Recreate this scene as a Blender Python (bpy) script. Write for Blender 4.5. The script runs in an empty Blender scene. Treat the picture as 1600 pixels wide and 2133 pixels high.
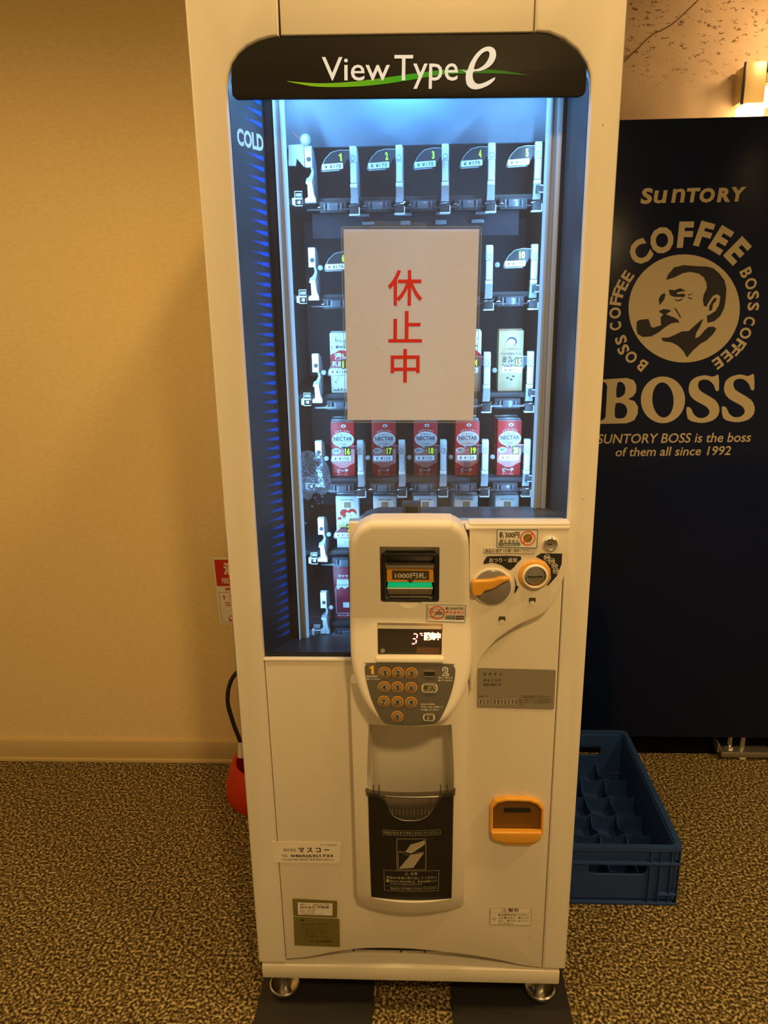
import bpy, bmesh, math, random
from mathutils import Vector, Matrix
from mathutils.geometry import tessellate_polygon
random.seed(7)
PI = math.pi
SC = bpy.context.scene
COL = SC.collection

# ------------------------------------------------------------------ camera
F_PX, PITCH, YAW, ROLL = 1560.03, 0.279058, -0.044491, -0.016046
CAM = Vector((0.015062, -1.228676, 1.461733))
IW, IH = 1600, 2133
def cam_axes():
    cp, sp, cy, sy = math.cos(PITCH), math.sin(PITCH), math.cos(YAW), math.sin(YAW)
    f = Vector((sy*cp, cy*cp, -sp)); r = Vector((cy, -sy, 0)); u = r.cross(f)
    cr, sr = math.cos(ROLL), math.sin(ROLL)
    return cr*r+sr*u, -sr*r+cr*u, f
CR, CU, CF = cam_axes()
cd = bpy.data.cameras.new('camera'); cam = bpy.data.objects.new('camera', cd); COL.objects.link(cam)
cd.sensor_fit = 'VERTICAL'; cd.sensor_height = 24; cd.lens = 24*F_PX/IH
cd.clip_start = 0.05; cd.clip_end = 60
M = Matrix.Identity(4)
for i in range(3):
    M[i][0], M[i][1], M[i][2], M[i][3] = CR[i], CU[i], -CF[i], CAM[i]
cam.matrix_world = M
SC.camera = cam

# ------------------------------------------------------------------ world, view, lights
SC.view_settings.view_transform = 'Standard'; SC.view_settings.look = 'None'
SC.view_settings.gamma = 1; SC.view_settings.use_curve_mapping = False
SC.view_settings.exposure = 0.0
W = bpy.data.worlds.new('world'); SC.world = W; W.use_nodes = True
WARM = (1.0, 0.62, 0.235)
WB = W.node_tree.nodes['Background']; WB.inputs[0].default_value = (1.0, 0.62, 0.22, 1); WB.inputs[1].default_value = 0.37

def lamp(name, kind, loc, power, color, size=0.1, target=None, spot=None, size_y=None, blend=0.5, shape=None, spread=None):
    l = bpy.data.lights.new(name, kind); l.energy = power; l.color = color
    if kind == 'AREA':
        l.size = size
        if size_y: l.shape = 'RECTANGLE'; l.size_y = size_y
        elif shape: l.shape = shape
        if spread: l.spread = spread
    else: l.shadow_soft_size = size
    if kind == 'SPOT': l.spot_size = spot; l.spot_blend = blend
    o = bpy.data.objects.new(name, l); COL.objects.link(o); o.location = loc
    if target is not None:
        o.rotation_euler = (Vector(target)-Vector(loc)).to_track_quat('-Z', 'Y').to_euler()
    return o
# recessed downlight over the machine: throws the slanted shadow on the beige wall
lamp('downlight_lamp', 'SPOT', (0.10, -0.26, 2.49), 32, WARM, 0.05, (0.10, -0.10, 0), math.radians(150), blend=0.6)
# unseen fill spots added to lift the wall, machine front and floor
lamp('fill_spot', 'SPOT', (-1.15, -0.35, 2.49), 44, WARM, 0.09, (-1.15, 0.10, 0), math.radians(140), blend=0.7)
lamp('fill_spot', 'SPOT', (0.45, -1.75, 2.49), 98, WARM, 0.09, (0.20, -0.50, 0), math.radians(102), blend=0.8)
lamp('fill_spot', 'SPOT', (1.65, -0.45, 2.49), 90, WARM, 0.09, (1.75, -0.2, 0), math.radians(125), blend=0.7)

# ------------------------------------------------------------------ helpers
def s(r, g, b):
    f = lambda c: (c/255/12.92) if c/255 <= 0.04045 else ((c/255+0.055)/1.055)**2.4
    return (f(r), f(g), f(b))
def at(u, v, Y):
    d = (u-IW/2)/F_PX*CR-(v-IH/2)/F_PX*CU+CF
    t = (Y-CAM.y)/d.y
    return CAM+t*d
def P(u, v, Y=0.0):
    p = at(u, v, Y); return (p.x, p.z)
def PF(u, v, Z=0.0):
    d = (u-IW/2)/F_PX*CR-(v-IH/2)/F_PX*CU+CF
    t = (Z-CAM.z)/d.z
    return CAM+t*d

MATS = {}
def mat(name, col, rough=0.5, metal=0.0, spec=0.5, emis=None, estr=0.0, coat=0.0, bump=None, alpha=None):
    m = bpy.data.materials.new(name); m.use_nodes = True; nt = m.node_tree
    b = nt.nodes['Principled BSDF']
    b.inputs['Base Color'].default_value = (*col, 1); b.inputs['Roughness'].default_value = rough
    b.inputs['Metallic'].default_value = metal; b.inputs['Specular IOR Level'].default_value = spec
    b.inputs['Coat Weight'].default_value = coat
    if emis: b.inputs['Emission Color'].default_value = (*emis, 1); b.inputs['Emission Strength'].default_value = estr
    if bump:
        n = nt.nodes.new('ShaderNodeTexNoise'); n.inputs['Scale'].default_value = bump[0]; n.inputs['Detail'].default_value = 3
        tc = nt.nodes.new('ShaderNodeTexCoord'); nt.links.new(tc.outputs['Object'], n.inputs['Vector'])
        bp = nt.nodes.new('ShaderNodeBump'); bp.inputs['Strength'].default_value = bump[1]; bp.inputs['Distance'].default_value = bump[2]
        nt.links.new(n.outputs['Fac'], bp.inputs['Height']); nt.links.new(bp.outputs['Normal'], b.inputs['Normal'])
    MATS[name] = m
    return m
def nodes(m): return m.node_tree.nodes, m.node_tree.links
def speckle(m, cols, scale, detail=2.0, pos=(0.4, 0.6), kind='noise', bump=0.0, bdist=0.003, stretch=None, wscale=None):
    """colour ramp over a procedural texture in object space"""
    N, L = nodes(m); b = N['Principled BSDF']
    tc = N.new('ShaderNodeTexCoord'); mp = N.new('ShaderNodeMapping'); L.new(tc.outputs['Object'], mp.inputs['Vector'])
    if stretch: mp.inputs['Scale'].default_value = stretch
    if kind == 'noise':
        t = N.new('ShaderNodeTexNoise'); t.inputs['Scale'].default_value = scale; t.inputs['Detail'].default_value = detail; out = t.outputs['Fac']
    else:
        t = N.new('ShaderNodeTexVoronoi'); t.inputs['Scale'].default_value = scale; out = t.outputs['Distance']
    L.new(mp.outputs['Vector'], t.inputs['Vector'])
    r = N.new('ShaderNodeValToRGB'); el = r.color_ramp.elements
    el[0].position, el[1].position = pos[0], pos[-1]
    el[0].color = (*cols[0], 1); el[1].color = (*cols[-1], 1)
    for i in range(1, len(cols)-1):
        e = el.new(pos[i]); e.color = (*cols[i], 1)
    L.new(out, r.inputs['Fac']); L.new(r.outputs['Color'], b.inputs['Base Color'])
    if bump:
        bp = N.new('ShaderNodeBump'); bp.inputs['Strength'].default_value = bump; bp.inputs['Distance'].default_value = bdist
        L.new(out, bp.inputs['Height']); L.new(bp.outputs['Normal'], b.inputs['Normal'])
    return m, r
def thin_glass(name, tint=(1, 1, 1), dust_haze=0.0, rough=0.02, ior=1.45, hazecol=(0.8, 0.8, 0.8), gloss=1.0):
    m = bpy.data.materials.new(name); m.use_nodes = True; N, L = nodes(m); N.remove(N['Principled BSDF'])
    o = N['Material Output']; tr = N.new('ShaderNodeBsdfTransparent'); tr.inputs[0].default_value = (*tint, 1)
    gl = N.new('ShaderNodeBsdfGlossy'); gl.inputs['Roughness'].default_value = rough; gl.inputs[0].default_value = (gloss, gloss, gloss, 1)
    fr = N.new('ShaderNodeFresnel'); fr.inputs['IOR'].default_value = ior
    mx = N.new('ShaderNodeMixShader'); L.new(fr.outputs[0], mx.inputs[0]); L.new(tr.outputs[0], mx.inputs[1]); L.new(gl.outputs[0], mx.inputs[2])
    last = mx.outputs[0]
    if dust_haze:
        df = N.new('ShaderNodeBsdfDiffuse'); df.inputs[0].default_value = (*hazecol, 1)
        tl = N.new('ShaderNodeBsdfTranslucent'); tl.inputs[0].default_value = (*hazecol, 1)
        ad = N.new('ShaderNodeMixShader'); ad.inputs[0].default_value = 0.5
        L.new(df.outputs[0], ad.inputs[1]); L.new(tl.outputs[0], ad.inputs[2])
        m2 = N.new('ShaderNodeMixShader')
        tc = N.new('ShaderNodeTexCoord'); n = N.new('ShaderNodeTexNoise'); n.inputs['Scale'].default_value = 9; n.inputs['Detail'].default_value = 6
        L.new(tc.outputs['Object'], n.inputs['Vector'])
        rm = N.new('ShaderNodeMapRange'); rm.inputs[1].default_value = 0.35; rm.inputs[2].default_value = 0.7
        rm.inputs[3].default_value = dust_haze*0.6; rm.inputs[4].default_value = dust_haze*1.5
        v = N.new('ShaderNodeTexVoronoi'); v.inputs['Scale'].default_value = 130; L.new(tc.outputs['Object'], v.inputs['Vector'])
        lt = N.new('ShaderNodeMath'); lt.operation = 'LESS_THAN'; lt.inputs[1].default_value = 0.10; L.new(v.outputs['Distance'], lt.inputs[0])
        mu = N.new('ShaderNodeMath'); mu.operation = 'MULTIPLY_ADD'; mu.inputs[1].default_value = dust_haze*2.2
        L.new(n.outputs['Fac'], rm.inputs[0]); L.new(lt.outputs[0], mu.inputs[0]); L.new(rm.outputs[0], mu.inputs[2])
        L.new(mu.outputs[0], m2.inputs[0]); L.new(last, m2.inputs[1]); L.new(ad.outputs[0], m2.inputs[2]); last = m2.outputs[0]
    L.new(last, o.inputs['Surface']); MATS[name] = m
    return m

def world_off(p):
    v = Vector((0, 0, 0))
    while p is not None: v = v+p.location; p = p.parent
    return v
def link_mesh(name, me, parent=None, off=None):
    o = bpy.data.objects.new(name, me); COL.objects.link(o)
    if parent is not None:
        o.parent = parent
        d = world_off(parent) if off is None else off
        if d.length > 0: me.transform(Matrix.Translation(-d))
    return o
def tag(o, label=None, cat=None, group=None, kind=None):
    if label: o['label'] = label
    if cat: o['category'] = cat
    if group: o['group'] = group
    if kind: o['kind'] = kind
    return o
def empty(name, loc, label=None, cat=None, group=None):
    o = bpy.data.objects.new(name, None); COL.objects.link(o); o.location = loc; o.empty_display_size = 0.05
    return tag(o, label, cat, group)
def copy_tree(o, parent=None):
    c = o.copy(); COL.objects.link(c); c.parent = parent
    for ch in list(o.children): copy_tree(ch, c)
    return c

def rounded(pts, r, n=5):
    """round the corners of a closed 2-D polygon"""
    out = []; k = len(pts)
    for i in range(k):
        rr = r[i] if isinstance(r, (list, tuple)) else r
        p = Vector(pts[i]); a = Vector(pts[i-1])-p; b = Vector(pts[(i+1) % k])-p
        if rr <= 0: out.append(tuple(p)); continue
        ang = a.angle(b, PI)
        if ang > PI-0.02: out.append(tuple(p)); continue
        t = min(rr/math.tan(ang/2), a.length*0.49, b.length*0.49)
        p0 = p+a.normalized()*t; p1 = p+b.normalized()*t
        for j in range(n+1):
            w = j/n; q = p0*(1-w)**2+p*2*w*(1-w)+p1*w*w
            out.append(tuple(q))
    return out
def rect(x0, z0, x1, z1, r=0.0, n=4):
    p = [(x0, z0), (x1, z0), (x1, z1), (x0, z1)]
    return rounded(p, r, n) if r else p
def ellipse(cx, cz, rx, rz, n=24, a0=0.0):
    return [(cx+rx*math.cos(a0+2*PI*i/n), cz+rz*math.sin(a0+2*PI*i/n)) for i in range(n)]
def smooth_open(pts, n=6):
    """Catmull-Rom through an open list"""
    out = []
    for i in range(len(pts)-1):
        p0 = pts[max(i-1, 0)]; p1 = pts[i]; p2 = pts[i+1]; p3 = pts[min(i+2, len(pts)-1)]
        for j in range(n):
            t = j/n; out.append(tuple(0.5*((2*p1[k])+(-p0[k]+p2[k])*t+(2*p0[k]-5*p1[k]+4*p2[k]-p3[k])*t*t+(-p0[k]+3*p1[k]-3*p2[k]+p3[k])*t**3) for k in range(len(p1))))
    out.append(tuple(pts[-1])); return out
def smooth_closed(pts, n=3):
    out = []; k = len(pts)
    for i in range(k):
        p0, p1, p2, p3 = pts[i-1], pts[i], pts[(i+1) % k], pts[(i+2) % k]
        for j in range(n):
            t = j/n; out.append(tuple(0.5*((2*p1[q])+(-p0[q]+p2[q])*t+(2*p0[q]-5*p1[q]+4*p2[q]-p3[q])*t*t+(-p0[q]+3*p1[q]-3*p2[q]+p3[q])*t**3) for q in range(2)))
    return out

_TC = {}
def text_geo(txt, bold=0.0, shear=0.0, spacing=1.0):
    key = (txt, bold, shear, spacing)
    if key in _TC: return _TC[key]
    c = bpy.data.curves.new('t', 'FONT'); c.body = txt; c.size = 1; c.offset = bold; c.shear = shear; c.space_character = spacing
    c.resolution_u = 3
    o = bpy.data.objects.new('t', c); COL.objects.link(o)
    dg = bpy.context.evaluated_depsgraph_get(); me = bpy.data.meshes.new_from_object(o.evaluated_get(dg))
    V = [(v.co.x, v.co.y) for v in me.vertices]; Fc = [tuple(p.vertices) for p in me.polygons]
    bpy.data.objects.remove(o); bpy.data.curves.remove(c); bpy.data.meshes.remove(me)
    if V:
        x0 = min(v[0] for v in V); x1 = max(v[0] for v in V); y0 = min(v[1] for v in V); y1 = max(v[1] for v in V)
        V = [((v[0]-x0)/max(x1-x0, 1e-6), (v[1]-y0)/max(y1-y0, 1e-6)) for v in V]
        _TC[key] = (V, Fc, (x1-x0)/max(y1-y0, 1e-6))
    else: _TC[key] = ([], [], 1)
    return _TC[key]

class MB:
    def __init__(self): self.v = []; self.f = []; self.m = []; self.mats = []
    def mi(self, m):
        if m not in self.mats: self.mats.append(m)
        return self.mats.index(m)
    def add(self, V, Fc, m):
        o = len(self.v); i = self.mi(m); self.v += [tuple(x) for x in V]
        for f in Fc: self.f.append(tuple(o+k for k in f)); self.m.append(i)
    def box(self, a, b, m):
        x0, y0, z0 = a; x1, y1, z1 = b
        V = [(x0, y0, z0), (x1, y0, z0), (x1, y1, z0), (x0, y1, z0), (x0, y0, z1), (x1, y0, z1), (x1, y1, z1), (x0, y1, z1)]
        self.add(V, [(0, 3, 2, 1), (4, 5, 6, 7), (0, 1, 5, 4), (1, 2, 6, 5), (2, 3, 7, 6), (3, 0, 4, 7)], m)
    def bbox(self, a, b, m, r=0.002):
        """box with chamfered edges"""
        bm = bmesh.new(); bmesh.ops.create_cube(bm, size=1)
        for v in bm.verts: v.co = Vector([(a[i]+b[i])/2+v.co[i]*(b[i]-a[i]) for i in range(3)])
        rr = min(r, min(b[i]-a[i] for i in range(3))*0.45)
        bmesh.ops.bevel(bm, geom=bm.edges[:], offset=rr, segments=2, affect='EDGES', profile=0.5)
        bm.verts.index_update(); self.add([v.co[:] for v in bm.verts], [tuple(v.index for v in f.verts) for f in bm.faces], m); bm.free()
    def flat(self, poly, Y, m, T=None):
        """filled 2-D polygon (x,z) facing the viewer side at depth Y"""
        tri = tessellate_polygon([[Vector((p[0], p[1], 0)) for p in poly]])
        V = [(p[0], Y, p[1]) for p in poly]
        if T: V = [T(*q) for q in V]
        self.add(V, self._fx(V, tri), m)
    def _fx(self, V, tri):
        out = []
        for t in tri:
            a, b, c = (Vector(V[i]) for i in t)
            n = (b-a).cross(c-a)
            out.append(tuple(t) if n.y <= 0 else (t[0], t[2], t[1]))
        return out
    def prism(self, poly, y0, y1, m, r=0):
        """extrude a 2-D polygon (x,z) from y0 (viewer side) to y1"""
        n = len(poly); V = [(p[0], y0, p[1]) for p in poly]+[(p[0], y1, p[1]) for p in poly]
        tri = tessellate_polygon([[Vector((p[0], p[1], 0)) for p in poly]])
        Fc = self._fx(V, tri); Fc += [(c+n, b+n, a+n) for a, b, c in Fc]
        area = sum(poly[i-1][0]*poly[i][1]-poly[i][0]*poly[i-1][1] for i in range(n))
        for i in range(n):
            j = (i+1) % n
            Fc.append((i, i+n, j+n, j) if area > 0 else (i, j, j+n, i+n))
        self.add(V, Fc, m)
    def ring(self, outer, inner, Y, m):
        """flat band between two loops of the same length"""
        n = len(outer); V = [(p[0], Y, p[1]) for p in outer]+[(p[0], Y, p[1]) for p in inner]
        self.add(V, [(i, (i+1) % n, (i+1) % n+n, i+n) for i in range(n)], m)
    def frame(self, poly, w, Y, m):
        """thin printed outline along a closed polygon"""
        n = len(poly); c = Vector((sum(p[0] for p in poly)/n, sum(p[1] for p in poly)/n)); inn = []
        for i in range(n):
            a, b, d = Vector(poly[i-1]), Vector(poly[i]), Vector(poly[(i+1) % n])
            t = (d-a).normalized(); nn = Vector((-t.y, t.x))
            if nn.dot(c-b) < 0: nn = -nn
            q = b+nn*w; inn.append((q.x, q.y))
        self.ring(poly, inn, Y, m)
    def line(self, pts, w, Y, m):
        for i in range(len(pts)-1):
            a, b = Vector(pts[i]), Vector(pts[i+1]); t = (b-a)
            if t.length < 1e-7: continue
            nn = Vector((-t.y, t.x)).normalized()*w/2
            self.flat([tuple(a-nn), tuple(b-nn), tuple(b+nn), tuple(a+nn)], Y, m)
    def rings(self, loops, m, cap0=True, cap1=True, closed=True):
        """skin a list of equal-length 3-D loops"""
        n = len(loops[0]); V = [q for l in loops for q in l]; Fc = []
        for k in range(len(loops)-1):
            for i in range(n if closed else n-1):
                j = (i+1) % n; Fc.append((k*n+i, k*n+j, (k+1)*n+j, (k+1)*n+i))
        if cap0: Fc.append(tuple(reversed(range(n))))
        if cap1: Fc.append(tuple((len(loops)-1)*n+i for i in range(n)))
        self.add(V, Fc, m)
    def lathe(self, c, prof, m, axis='z', n=24, cap=True):
        L = []
        for (r, h) in prof:
            l = []
            for i in range(n):
                a = 2*PI*i/n; x, y = r*math.cos(a), r*math.sin(a)
                if axis == 'z': l.append((c[0]+x, c[1]+y, c[2]+h))
                elif axis == 'y': l.append((c[0]+x, c[1]-h, c[2]+y))
                else: l.append((c[0]+h, c[1]+x, c[2]+y))
            L.append(l)
        self.rings(L, m, cap, cap)
    def tube(self, pts, r, m, n=8):
        L = []; k = len(pts); up = Vector((0, 0, 1))
        for i, p in enumerate(pts):
            t = (Vector(pts[min(i+1, k-1)])-Vector(pts[max(i-1, 0)])).normalized()
            u = t.cross(up)
            if u.length < 0.05: u = t.cross(Vector((0, 1, 0)))
            u.normalize(); w = t.cross(u); rr = r[i] if isinstance(r, (list, tuple)) else r
            L.append([tuple(Vector(p)+(u*math.cos(2*PI*j/n)+w*math.sin(2*PI*j/n))*rr) for j in range(n)])
        self.rings(L, m)
    def text(self, txt, bl, br, h, Y, m, bold=0.0, shear=0.0, T=None, spacing=1.0):
        """lettering whose box runs from bl to br (x,z) with height h, standing upright on that line"""
        V, Fc, _ = text_geo(txt, bold, shear, spacing)
        if not V: return
        bl, br = Vector(bl), Vector(br); e = br-bl
        if txt == '1':
            V = [(0.42, 0), (1, 0), (1, 1), (0.62, 1), (0.40, 0.84), (0, 0.80), (0, 0.64), (0.42, 0.66)]; Fc = [(0, 1, 2, 3, 4, 7), (7, 4, 5, 6)]
            if e.length > h*0.48: mid = (bl+br)/2; e = e.normalized()*h*0.48; bl = mid-e/2
        nn = Vector((-e.y, e.x)).normalized()*h
        W3 = []
        for x, y in V:
            q = bl+e*x+nn*y; W3.append((q.x, Y, q.y) if not T else T(q.x, Y, q.y))
        self.add(W3, Fc, m)
    def tpx(self, txt, u0, v0, u1, v1, Y, m, bold=0.0, shear=0.0, tilt=0.0, spacing=1.0):
        """lettering in the photo box (left,top)-(right,bottom) on the plane at depth Y"""
        bl = P(u0, v1, Y); br = P(u1, v1+tilt, Y); tl = P(u0, v0, Y)
        self.text(txt, bl, br, (Vector(tl)-Vector(bl)).length, Y, m, bold, shear, spacing=spacing)
    def build(self, name, parent=None, smooth=True, angle=35, off=None):
        me = bpy.data.meshes.new(name); me.from_pydata(self.v, [], self.f)
        for m in self.mats: me.materials.append(m)
        me.polygons.foreach_set('material_index', self.m)
        me.update()
        if smooth: me.shade_smooth(); me.set_sharp_from_angle(angle=math.radians(angle))
        return link_mesh(name, me, parent, off)

def plate_mesh(outer, y0, y1, bev, m, holes=(), res=2):
    """bevelled plate from a closed outline in x,z; y0 is the viewer side"""
    c = bpy.data.curves.new('c', 'CURVE'); c.dimensions = '2D'; c.fill_mode = 'BOTH'
    for pl in [outer]+list(holes):
        sp = c.splines.new('POLY'); sp.points.add(len(pl)-1)
        for q, p in zip(sp.points, pl): q.co = (p[0], p[1], 0, 1)
        sp.use_cyclic_u = True
    c.extrude = max((y1-y0)/2-bev, 0); c.bevel_depth = bev; c.bevel_resolution = res; c.offset = -bev
    o = bpy.data.objects.new('c', c); COL.objects.link(o)
    dg = bpy.context.evaluated_depsgraph_get(); me = bpy.data.meshes.new_from_object(o.evaluated_get(dg))
    bpy.data.objects.remove(o); bpy.data.curves.remove(c)
    yc = (y0+y1)/2
    me.transform(Matrix(((1, 0, 0, 0), (0, 0, -1, yc), (0, 1, 0, 0), (0, 0, 0, 1))))
    bm = bmesh.new(); bm.from_mesh(me); bmesh.ops.remove_doubles(bm, verts=bm.verts, dist=1e-5)
    bmesh.ops.recalc_face_normals(bm, faces=bm.faces); bm.to_mesh(me); bm.free()
    me.materials.clear(); me.materials.append(m)
    return me
def finish(me, angle=35):
    me.shade_smooth(); me.set_sharp_from_angle(angle=math.radians(angle)); return me
def plate(name, outer, y0, y1, bev, m, parent=None, holes=(), res=2, angle=35):
    return link_mesh(name, finish(plate_mesh(outer, y0, y1, bev, m, holes, res), angle), parent)
def boolean(me, cutters, bevel=0.0, seg=3):
    """cut the cutter meshes out of me"""
    o = bpy.data.objects.new('b', me); COL.objects.link(o); cs = []
    for k in cutters:
        co = bpy.data.objects.new('k', k); COL.objects.link(co); cs.append(co)
        md = o.modifiers.new('m', 'BOOLEAN'); md.object = co; md.operation = 'DIFFERENCE'; md.solver = 'EXACT'
    if bevel:
        md = o.modifiers.new('v', 'BEVEL'); md.width = bevel; md.segments = seg; md.limit_method = 'ANGLE'; md.angle_limit = math.radians(50); md.use_clamp_overlap = True
    dg = bpy.context.evaluated_depsgraph_get(); r = bpy.data.meshes.new_from_object(o.evaluated_get(dg))
    for q in [o]+cs: bpy.data.objects.remove(q)
    return r
def pxpoly(pts, Y=0.0): return [P(u, v, Y) for u, v in pts]

# ------------------------------------------------------------------ materials
CREAM = mat('cream_plastic', (0.80, 0.76, 0.67), 0.42, spec=0.4)
CREAM2 = mat('cream_panel', (0.74, 0.69, 0.59), 0.45, spec=0.35)
GREYL = mat('grey_beige_plastic', (0.50, 0.45, 0.37), 0.5)
SILL = mat('charcoal_plastic', (0.075, 0.08, 0.09), 0.33, bump=(60, 0.15, 0.002))
BLACK = mat('black_plastic', (0.012, 0.012, 0.013), 0.38)
GASK = mat('black_rubber', (0.014, 0.014, 0.018), 0.7, spec=0.2)
HEAD = mat('header_print', (0.018, 0.017, 0.016), 0.4, spec=0.15)
HWH = mat('backlit_white_print', (0.72, 0.76, 0.78), 0.5, emis=(0.55, 0.78, 0.95), estr=0.32)
ALU = mat('aluminium', (0.55, 0.60, 0.64), 0.42, 0.15)
ALUW = mat('tan_plastic_strip', (0.42, 0.44, 0.44), 0.5)
WHITE = mat('white_print', (0.82, 0.84, 0.84), 0.5)
LEVW = mat('white_lever_plastic', (0.70, 0.76, 0.78), 0.4)
LEVG = mat('grey_lever_plastic', (0.30, 0.34, 0.37), 0.4)
DKINT = mat('dark_cabinet_liner', (0.15, 0.155, 0.17), 0.5)
TOPP = mat('pale_blue_liner', (0.22, 0.30, 0.38), 0.5)
CLEAR = thin_glass('clear_plastic', (0.93, 0.95, 0.96), 0.05)
FLAPC = thin_glass('smoke_clear_plastic', (0.55, 0.52, 0.50), 0.05)
GLASS = thin_glass('outer_window_glass', (0.97, 0.98, 0.98), 0.034, gloss=0.8)  # dust film, strengthened so it also paints in interior glare haze
GLASS2 = thin_glass('inner_window_glass', (0.97, 0.98, 0.99), 0.030)
LAM = thin_glass('laminate_film', (1.0, 1.0, 1.0), 0.08)
PAPER = mat('notice_paper', (0.94, 0.95, 0.97), 0.55)
_N, _L = nodes(PAPER)
_t = _N.new('ShaderNodeBsdfTranslucent'); _t.inputs[0].default_value = (0.8, 0.8, 0.78, 1); _mx = _N.new('ShaderNodeMixShader'); _mx.inputs[0].default_value = 0.20
_L.new(_N['Principled BSDF'].outputs[0], _mx.inputs[1]); _L.new(_t.outputs[0], _mx.inputs[2]); _L.new(_mx.outputs[0], _N['Material Output'].inputs[0])
REDP = mat('red_print', (0.62, 0.02, 0.02), 0.5)
INK = mat('black_ink', (0.02, 0.018, 0.015), 0.5)
INKB = mat('brown_ink', (0.07, 0.05, 0.03), 0.6)
YEL = mat('yellow_green_number', (0.72, 0.95, 0.05), 0.5, emis=(0.6, 0.9, 0.03), estr=0.12)
ORANGE = mat('orange_plastic', (0.76, 0.37, 0.04), 0.35, coat=0.3)
ORAN2 = mat('orange_print', (0.85, 0.42, 0.04), 0.5)
KEYPAD = mat('keypad_grey', (0.105, 0.095, 0.075), 0.5)
CHROME = mat('chrome', (0.75, 0.73, 0.70), 0.18, 1.0)
STEEL = mat('brushed_steel', (0.48, 0.46, 0.43), 0.35, 0.9)
BROWNK = mat('amber_key_ring', (0.22, 0.10, 0.02), 0.3)
SMOKE = mat('smoke_grey_knob', (0.22, 0.20, 0.18), 0.25)
LEDB = mat('blue_white_led', (0.5, 0.7, 0.9), 0.5, emis=(0.26, 0.58, 0.98), estr=0.5)
LEDG = mat('green_led', (0.0, 0.4, 0.15), 0.4, emis=(0.0, 0.70, 0.28), estr=0.38)
LEDR = mat('red_led', (1, 0.1, 0.05), 0.4, emis=(1.0, 0.22, 0.16), estr=7)
LEDO = mat('orange_led', (1, 0.4, 0.1), 0.4, emis=(1.0, 0.36, 0.10), estr=14)
DISP = mat('display_window', (0.035, 0.026, 0.018), 0.12)
GOLDT = mat('olive_nameplate', (0.22, 0.19, 0.06), 0.4, 0.3)
LABELG = mat('grey_label', (0.26, 0.235, 0.18), 0.45)
NAVY = mat('navy_paint', (0.004, 0.009, 0.040), 0.22, spec=0.22, bump=(5, 0.10, 0.01))
GOLD = mat('beige_logo_print', (0.46, 0.40, 0.29), 0.45)
BLUEDOT = mat('blue_dot_print', (0.0, 0.12, 0.95), 0.5, emis=(0.0, 0.12, 1.0), estr=0.10)  # slight emission put in so the printed dots look brighter
CRATE = mat('blue_crate_plastic', (0.015, 0.050, 0.20), 0.45, bump=(40, 0.1, 0.002))
REDEX = mat('red_enamel', (0.60, 0.035, 0.008), 0.35)
HOSE = mat('black_hose', (0.015, 0.014, 0.013), 0.5)
BOARD = mat('black_board', (0.012, 0.011, 0.010), 0.6, bump=(30, 0.3, 0.003))
SIGNW = mat('sign_white', (0.78, 0.74, 0.66), 0.5)
GREEN = mat('swoosh_green', (0.02, 0.45, 0.01), 0.5)
N_, L_ = nodes(GREEN)
_tc = N_.new('ShaderNodeTexCoord'); _sx = N_.new('ShaderNodeSeparateXYZ'); _mr = N_.new('ShaderNodeMapRange'); _cr = N_.new('ShaderNodeValToRGB')
_mr.inputs[1].default_value = -0.18; _mr.inputs[2].default_value = 0.18
_cr.color_ramp.elements[0].color = (*s(150, 225, 30), 1); _cr.color_ramp.elements[1].color = (*s(20, 90, 30), 1)
_e = _cr.color_ramp.elements.new(0.5); _e.color = (*s(40, 190, 20), 1)
L_.new(_tc.outputs['Object'], _sx.inputs[0]); L_.new(_sx.outputs[0], _mr.inputs[0]); L_.new(_mr.outputs[0], _cr.inputs[0]); L_.new(_cr.outputs[0], N_['Principled BSDF'].inputs['Base Color'])
# room surfaces
CARPET = mat('speckled_carpet', (0.1, 0.08, 0.03), 0.85, spec=0.25)
speckle(CARPET, [(0.035, 0.022, 0.006), (0.17, 0.125, 0.045), (0.58, 0.47, 0.24)], 145, 2.5, (0.40, 0.52, 0.66), bump=0.6, bdist=0.004)
WALLP = mat('beige_wallpaper', (0.60, 0.50, 0.30), 0.7, spec=0.2)
speckle(WALLP, [(0.80, 0.63, 0.32), (0.85, 0.68, 0.36)], 60, 5, (0.35, 0.65), bump=0.12, bdist=0.001, stretch=(1, 1, 2.2))
BASEB = mat('baseboard_vinyl', (0.62, 0.48, 0.25), 0.5, spec=0.3)
CEIL = mat('ceiling_white', (0.7, 0.66, 0.56), 0.8)
PLAST = mat('brown_plaster', (0.5, 0.36, 0.22), 0.65, spec=0.25)
_, _r = speckle(PLAST, [(0.50, 0.37, 0.24), (0.68, 0.52, 0.35)], 3.0, 4, (0.35, 0.65))
N_, L_ = nodes(PLAST); _b = N_['Principled BSDF']
_tc = N_.new('ShaderNodeTexCoord'); _mp = N_.new('ShaderNodeMapping'); _mp.inputs['Rotation'].default_value = (0, -0.7, 0); _mp.inputs['Scale'].default_value = (1.0, 1, 2.2)
L_.new(_tc.outputs['Object'], _mp.inputs[0])
_v = N_.new('ShaderNodeTexVoronoi'); _v.feature = 'DISTANCE_TO_EDGE'; _v.inputs['Scale'].default_value = 62; L_.new(_mp.outputs[0], _v.inputs['Vector'])
_n1 = N_.new('ShaderNodeTexNoise'); _n1.inputs['Scale'].default_value = 30; _n1.inputs['Detail'].default_value = 4; L_.new(_mp.outputs[0], _n1.inputs['Vector'])
_n2 = N_.new('ShaderNodeTexNoise'); _n2.inputs['Scale'].default_value = 2.3; L_.new(_tc.outputs['Object'], _n2.inputs['Vector'])
_m1 = N_.new('ShaderNodeMath'); _m1.operation = 'LESS_THAN'; _m1.inputs[1].default_value = 0.10; L_.new(_v.outputs['Distance'], _m1.inputs[0])
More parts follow.
